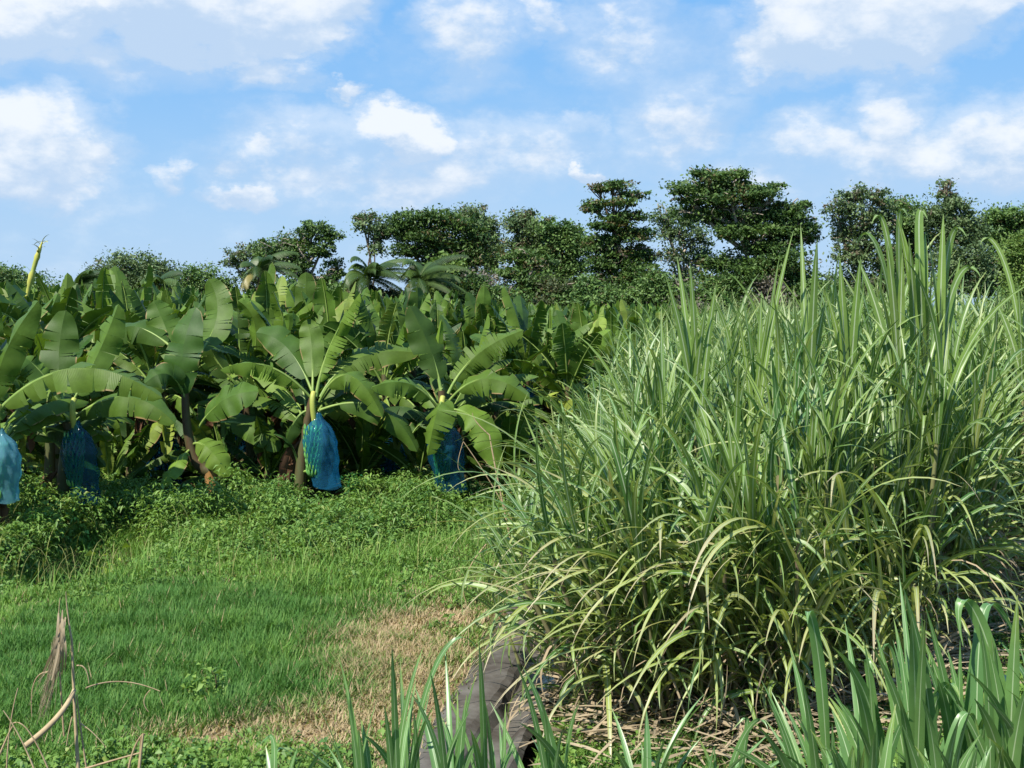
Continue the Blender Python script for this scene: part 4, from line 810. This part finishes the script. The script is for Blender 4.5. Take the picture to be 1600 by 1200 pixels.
def scrap():
    a = Acc(); r = np.random.RandomState(3)
    c = gnd(846, 1050); c = np.array([float(chx(c[1]))+.48, c[1], -.12]); V = np.zeros((9, 14, 3))
    for i in range(9):
        for j in range(14): u, v = i/8-.5, j/13-.5; V[i, j] = (u*.26+.03*math.sin(j), v*1.1, .06*fbm(i*.7, j*.8)+.10*abs(u)*2+.02)
    Cc = np.zeros((9, 14, 4)); a.add(V, grid_faces(9, 14), Cc)
    o = link('plastic_scrap', a.mesh('plastic_scrap', [bag_mat('scrap_plastic', (.035, .055, .075), .97)]), label='crumpled dark blue-grey plastic sheet lying in the channel', category='plastic scrap'); o.location = c
scrap()

# ------------------------------------------------------------------ trees behind the plantation
def crown_mat(name, a, b, brown=None):
    return leaf_mat(name, a, b, None, (.16, .10, .05), yellow=brown, rough=.5, trans=.18, spec=.3)
M_T = {'dark': crown_mat('dark_crown', (.024, .06, .016), (.10, .17, .038), (.11, .085, .035)), 'mid': crown_mat('green_crown', (.04, .09, .025), (.14, .23, .06), (.12, .10, .045)),
       'grey': crown_mat('greyish_crown', (.06, .105, .042), (.14, .20, .08), (.14, .11, .07)), 'light': crown_mat('light_crown', (.08, .15, .03), (.15, .22, .05), (.2, .2, .06)), 'brown': crown_mat('brown_crown', (.035, .055, .02), (.085, .10, .04), (.10, .07, .04)), 'bare': crown_mat('twiggy_crown', (.13, .12, .10), (.18, .16, .13))}
M_PALE = plain_mat('pale_bark', (.42, .36, .29), (.2, .17, .14), 1.2, .9, .1, .3)
def tree(lab, kind, base_px, Y, blobs, n=60, flat=.55, leaf=.27, density=1., trunk=.28, bark=None, cat='tree', brown=.1, seed=0, airy=1.):
    """blobs: crown masses (px, py, rx, ry) at distance Y; each is filled with small leafy sprays"""
    blobs = [(x, y+(2 if y > 330 else 0), rx*1.06, ry*(1.2 if y > 325 else 1.05)) for x, y, rx, ry in blobs]; flat = flat*1.25
    r = np.random.RandomState(seed+int(base_px)); b = at(base_px, 490, Y); b[2] = 0; k = Y/F
    e = hero('tree', b, lab, cat); cr = Acc(); br = Acc(); lo = max(bl[1]+bl[3] for bl in blobs)
    cen = []
    for (px, py, rx, ry) in blobs:
        c = at(px, py, Y)-b; c[1] += r.uniform(-1, 1)*rx*k*.5; R3 = np.array([rx*k, rx*k*.85, ry*k]); m = max(4, int(n*rx*ry/900*density))
        d = unit(r.randn(m, 3)); q = d*(r.rand(m, 1)**.45)*R3*(.8+.3*r.rand(m, 1)); q[:, 2] = np.where(q[:, 2] < 0, q[:, 2]*.8, q[:, 2]); cen += [(c+v, c, rx*k) for v in q]
    spray = []
    for (p, c, rr) in cen:
        kk = int(r.uniform(34, 64)*airy); sr = (.25+.85*r.rand())*min(1.25, .45+rr*.22)
        o = r.randn(kk, 3)*np.array([sr, sr, sr*flat])*.62; pts = p+o; tone = np.clip(.5+.28*r.randn()+.15*r.randn(kk), 0, 1)
        L = leaf*(.5+1.0*r.rand(kk))[:, None]; nrm = unit(r.randn(kk, 3)+np.array([0, -.2, 1.0])); u = unit(np.cross(nrm, r.randn(kk, 3))); v = np.cross(nrm, u)
        V = np.stack([pts-u*L*.5, pts+v*L*.27-u*L*.05, pts+u*L*.5-nrm*L*.1, pts-v*L*.27+u*L*.05], 1)
        Cc = np.zeros((kk, 4, 4)); Cc[..., 0] = tone[:, None]; Cc[..., 1] = (.4 if r.rand() < brown*.5 else 0.)*(r.rand(kk) < .75)[:, None]; Cc[..., 2] = 1
        cr.add(V, np.arange(kk*4).reshape(-1, 4), Cc)
    top = at(np.mean([q[0] for q in blobs]), min(q[1] for q in blobs)+12, Y)-b; fork = np.array([top[0]*.3, 0, top[2]*.42])
    P = through((0, 0, -.2), fork*np.array([.4, 1, .5])+np.array([r.randn()*.25, 0, 0]), fork, 8); tr = Acc(); tube(tr, P, np.linspace(trunk, trunk*.6, 8), 8, r.rand())
    P = through(fork, (fork+top)/2+r.randn(3)*.4, top, 8); tube(tr, P, np.linspace(trunk*.6, .04, 8), 6, r.rand())
    link('trunk', tr.mesh('trunk', [bark or M_BARK]), e)
    for (px, py, rx, ry) in blobs:
        c = at(px, py, Y)-b; t0 = .25+.5*r.rand(); s0 = fork+(top-fork)*t0*(c[2]/max(top[2], .1)) if c[2] > fork[2] else np.array([0, 0, c[2]*.55])
        tube(br, through(s0, (s0+c)/2+np.array([0, 0, -.1*np.linalg.norm(c-s0)])+r.randn(3)*.3, c, 8), np.linspace(trunk*.55, .08, 8), 6, r.rand())
        for j in range(5):
            t1 = c+unit(r.randn(3))*np.array([rx, rx, ry])*k*.85; tube(br, through(s0+(c-s0)*.7, (c+t1)/2+r.randn(3)*.25, t1, 6), np.linspace(trunk*.18, .025, 6), 4, r.rand())
    link('branches', br.mesh('branches', [bark or M_BARK]), e)
    link('crown', cr.mesh('crown', [M_T[kind]], False), e); return e
def palm(lab, px, py, Y, n=16, L=3.4, wind=1., seed=1, lean=0.):
    r = np.random.RandomState(seed); c0 = at(px, py, Y); b = np.array([c0[0]-lean, Y, 0]); e = hero('coconut_palm', b, lab, 'palm tree'); H = c0[2]; c = c0-b
    a = Acc(); P = through((0, 0, -.2), (c[0]*.3, 0, H*.55), c, 12); tube(a, P, np.linspace(.2, .12, 12), 8); link('trunk', a.mesh('trunk', [M_BARK]), e)
    for i in range(n):
        az = i*2.4+r.randn()*.3; e0 = 78-85*i/n+r.randn()*6; C_ = leaf_curve(az, e0, 95, L*(.85+.3*r.rand()), 14, c, 1.2); C_ = C_+np.outer(np.linspace(0, 1, 14)**1.5, [wind, 0, 0]); a = Acc(); tube(a, C_, np.linspace(.045, .012, 14), 4, .5)
        T = tangents(C_); S = unit(np.cross(T, [0, 0, 1])); rn = r.rand(); dry = .55 if i > n-4 else 0
        for j in np.linspace(1.5, 13, 38):
            p = np.array([np.interp(j, range(14), C_[:, q]) for q in range(3)]); t_ = T[int(j)]; s_ = S[int(j)]
            for sg in (-1, 1):
                ll = .75*math.sin(min(1, j/13+.12)*2.6)+.15; d = s_*sg*.8+t_*.6+np.array([.25*wind, 0, -.5]); d = d/np.linalg.norm(d)
                q = np.array([p, p+d*ll*.5+np.array([0, 0, .03]), p+d*ll-np.array([0, 0, .18*ll])]); ribbon(a, q, [.06, .08, .02], np.tile(t_, (3, 1)), .2, rn, dry)
        link('frond', a.mesh('frond', [M_PALM]), e)
M_PALM = leaf_mat('palm_frond', (.025, .055, .015), (.07, .12, .025), None, (.3, .24, .1), yellow=(.22, .2, .07), rough=.45, trans=.2, spec=.4)
tree('low dark round treetop at the far left edge beyond the bananas', 'mid', 20, 125, [(15, 438, 40, 22), (55, 448, 34, 20), (-20, 430, 30, 22), (80, 462, 26, 14)], seed=1)
tree('rounded domed tree beyond the bananas left of centre, largest of the low ones', 'grey', 205, 125, [(205, 425, 52, 28), (165, 438, 26, 20), (250, 430, 34, 22), (225, 455, 60, 20), (185, 460, 40, 18)], seed=2, density=1.3)
tree('low spreading tree between the rounded domed tree and the dark gnarled tree', 'mid', 315, 122, [(310, 435, 34, 20), (345, 448, 24, 14), (290, 455, 30, 18), (330, 462, 40, 14)], seed=3, density=1.2)
tree('hazy airy tree touching the left side of the dark gnarled tree', 'grey', 395, 122, [(378, 398, 24, 15), (408, 390, 26, 14), (365, 408, 14, 8), (400, 430, 30, 24), (420, 462, 34, 18)], seed=4, n=44)
tree('dark gnarled tree with wind swept crown and one bare pale trunk', 'dark', 493, 116, [(488, 358, 24, 15), (512, 368, 20, 14), (432, 380, 30, 12), (465, 378, 30, 16), (505, 390, 24, 13), (455, 402, 34, 15), (420, 396, 20, 9), (522, 420, 16, 18), (470, 425, 24, 18), (512, 445, 22, 20)], seed=5, flat=.4, bark=M_PALE, density=1.0, brown=.05)
tree('slender tree with thin bare trunk and a small tufted crown', 'grey', 581, 112, [(578, 348, 24, 15), (592, 366, 20, 13), (565, 338, 14, 8), (584, 385, 20, 8)], seed=6, n=46, trunk=.16)
tree('wide flat topped dark tree in the middle of the tree line', 'dark', 690, 112, [(640, 345, 34, 13), (680, 338, 38, 12), (715, 350, 36, 14), (622, 362, 32, 12), (665, 366, 42, 14), (745, 372, 26, 20), (700, 385, 44, 14), (645, 390, 34, 12), (735, 400, 34, 20), (690, 412, 40, 20), (720, 440, 44, 24)], seed=7, flat=.35, density=1.25, brown=.2)
tree('rounded paler tree rising behind the right end of the wide flat topped tree', 'grey', 742, 118, [(742, 340, 28, 20), (728, 332, 18, 12), (760, 358, 20, 20), (745, 385, 28, 20), (768, 400, 20, 30)], seed=8, density=1.2)
tree('light green leafy tree in front of the dark wide tree', 'light', 702, 105, [(692, 410, 17, 12), (700, 425, 24, 14), (715, 440, 20, 14), (685, 445, 18, 14), (705, 460, 28, 16), (700, 480, 30, 14), (716, 420, 10, 12)], seed=9, leaf=.4, density=1.3, brown=.02)
tree('grey twiggy half bare shrub between the light green tree and the layered trees', 'bare', 755, 104, [(750, 438, 24, 14), (760, 455, 32, 16), (745, 475, 28, 16), (775, 478, 26, 18)], seed=10, n=40, leaf=.22, bark=M_PALE)
tree('round topped grey green tree in the middle of the tree line', 'grey', 820, 116, [(818, 342, 24, 16), (805, 350, 18, 12), (835, 360, 24, 18), (812, 378, 30, 16), (838, 388, 26, 20)], seed=11, density=1.2)
tree('broad mid green tree right of the round topped one', 'mid', 868, 114, [(862, 355, 22, 14), (888, 362, 26, 14), (875, 382, 36, 18), (850, 408, 30, 20), (890, 412, 34, 24), (905, 380, 22, 20), (870, 440, 44, 24)], seed=12, density=1.25)
tree('low dark tree with green tufts and bare pale limbs under the round topped tree', 'dark', 820, 106, [(805, 398, 26, 9), (835, 410, 28, 10), (800, 425, 30, 10), (838, 438, 30, 10), (815, 455, 44, 14), (860, 470, 44, 16), (800, 480, 34, 14)], seed=13, flat=.35, bark=M_PALE, density=1.2, brown=.25)
tree('tall tiered brown green tree with layers of branches and a narrow top', 'dark', 965, 104, [(958, 292, 34, 7), (990, 303, 28, 6), (935, 296, 20, 5), (960, 318, 38, 7), (925, 325, 24, 7), (985, 335, 26, 8), (955, 348, 34, 12), (985, 365, 34, 14), (945, 378, 34, 14), (990, 395, 36, 18), (950, 410, 38, 18), (1000, 425, 30, 20), (965, 445, 50, 22), (940, 475, 40, 16), (995, 470, 38, 18)], seed=14, flat=.25, density=1.15, brown=.35)
tree('low brownish shrub with dead limbs below the tiered tree', 'brown', 890, 102, [(885, 450, 34, 14), (905, 475, 38, 16), (865, 485, 32, 12), (930, 490, 34, 10)], seed=24, bark=M_PALE, n=44, brown=.5)
tree('airy pale tree behind the left side of the great spreading tree', 'grey', 1062, 116, [(1040, 335, 22, 16), (1068, 340, 30, 18), (1045, 362, 26, 16), (1085, 370, 30, 20), (1050, 395, 24, 18), (1090, 405, 30, 20), (1070, 440, 44, 24)], seed=15, n=36, bark=M_PALE, brown=.15)
tree('great spreading dark tree with tiers of branches, tallest of the tree line', 'dark', 1165, 103, [(1125, 277, 40, 9), (1095, 270, 22, 5), (1150, 273, 22, 8), (1085, 292, 38, 7), (1140, 293, 48, 11), (1065, 300, 18, 5), (1120, 312, 60, 12), (1180, 305, 36, 12), (1212, 290, 16, 5), (1195, 322, 38, 14), (1100, 332, 52, 10), (1150, 338, 56, 14), (1225, 335, 36, 9), (1248, 322, 22, 6), (1215, 355, 44, 14), (1255, 350, 24, 10), (1150, 362, 40, 12), (1200, 380, 48, 16), (1262, 368, 22, 9), (1215, 405, 46, 20), (1130, 408, 36, 14), (1180, 430, 60, 26), (1235, 440, 40, 24), (1130, 450, 44, 24)], seed=16, flat=.3, density=1.3, brown=.12, bark=M_PALE, trunk=.42)
tree('airy tree with reddish twigs between the great tree and the cane tuft', 'grey', 1335, 110, [(1310, 330, 24, 20), (1332, 305, 24, 16), (1365, 312, 28, 16), (1345, 335, 30, 20), (1380, 340, 24, 20), (1320, 362, 26, 18), (1355, 372, 36, 22), (1330, 400, 34, 22), (1380, 405, 34, 24), (1350, 440, 50, 22)], seed=17, n=40, brown=.25, bark=M_PALE)
tree('leafy tree just behind the high tuft of upright cane leaves', 'mid', 1425, 112, [(1408, 322, 28, 16), (1435, 335, 28, 16), (1412, 350, 30, 18), (1440, 375, 34, 20), (1420, 410, 44, 24)], seed=18, density=1.1)
tree('tall tree with a small knob of leaves at its top right of the cane tuft', 'grey', 1487, 108, [(1476, 287, 10, 5), (1478, 302, 20, 9), (1485, 320, 30, 16), (1462, 335, 26, 14), (1505, 342, 26, 18), (1480, 358, 36, 18), (1515, 372, 24, 18), (1490, 400, 44, 26), (1500, 435, 50, 22)], seed=19, density=.95)
tree('round dense tree near the right edge of the tree line', 'mid', 1565, 112, [(1560, 338, 26, 16), (1585, 345, 26, 16), (1550, 362, 28, 20), (1590, 375, 30, 22), (1565, 405, 44, 26), (1545, 440, 44, 22), (1610, 340, 26, 20)], seed=20, density=1.25)
tree('bright green feathery tree cut by the right edge of the photo', 'light', 1605, 80, [(1605, 375, 22, 12), (1598, 392, 28, 14), (1610, 415, 30, 18), (1600, 440, 32, 18)], seed=21, density=1.6, leaf=.2, airy=1.6, brown=0)
palm('coconut palm with wind blown fronds left of the leaning bare trunk', 575, 436, 100, 22, 3.2, 1.3, 5)
palm('coconut palm with fronds brushing the bananas under the wide flat tree', 655, 440, 100, 22, 3.1, 1.4, 6)
palm('small yellowing palm below the airy left tree', 405, 425, 104, 14, 2.8, .7, 7)
palm('small hazy palm top between the left edge trees and the domed tree', 122, 448, 112, 12, 2.4, .5, 8)
palm('small hazy palm crown just left of the domed tree', 245, 446, 105, 10, 2.2, .4, 9)

# low trees and bushes closing the tree line down to the crops
for i, (x, y, kd, lab) in enumerate(((1590, 470, 'mid', 'low bush at the right edge behind the cane'), (920, 460, 'mid', 'low bush between the mid green tree and the tiered tree'), (740, 462, 'dark', 'low dark bush behind the grey twiggy shrub'), (600, 470, 'dark', 'low dark bush at the foot of the slender tufted tree'), (1120, 462, 'mid', 'low bush under the great spreading tree'), (1200, 468, 'dark', 'low dark bush right of the trunk of the great spreading tree'), (545, 462, 'mid', 'low bush under the left coconut palm'), (625, 485, 'dark', 'low dark bush between the two coconut palms'), (780, 478, 'mid', 'low bush right of the grey twiggy shrub'), (845, 488, 'dark', 'low dark bush under the round topped grey green tree'),
        (1022, 452, 'mid', 'low bush between the tiered tree and the great spreading tree'), (1060, 478, 'dark', 'low dark bush left of the trunk of the great spreading tree'), (1265, 455, 'mid', 'low bush right of the great spreading tree'), (1300, 470, 'grey', 'low greyish bush left of the airy tree with reddish twigs'), (450, 470, 'mid', 'low bush under the left side of the dark gnarled tree'), (1390, 450, 'mid', 'low bush hidden behind the left of the cane tuft'))):
    kd = ('brown', kd, 'bare')[i % 3] if i > 2 and i % 2 else kd; y += 6
    tree(lab, kd, x, 101, [(x, y-14-(i % 3)*6, 20, 14), (x-24, y, 26, 16), (x+22, y-2, 30, 18), (x+2, y+4, 40, 18)], n=60, seed=60+i, density=1.4, trunk=.15, cat='bush')
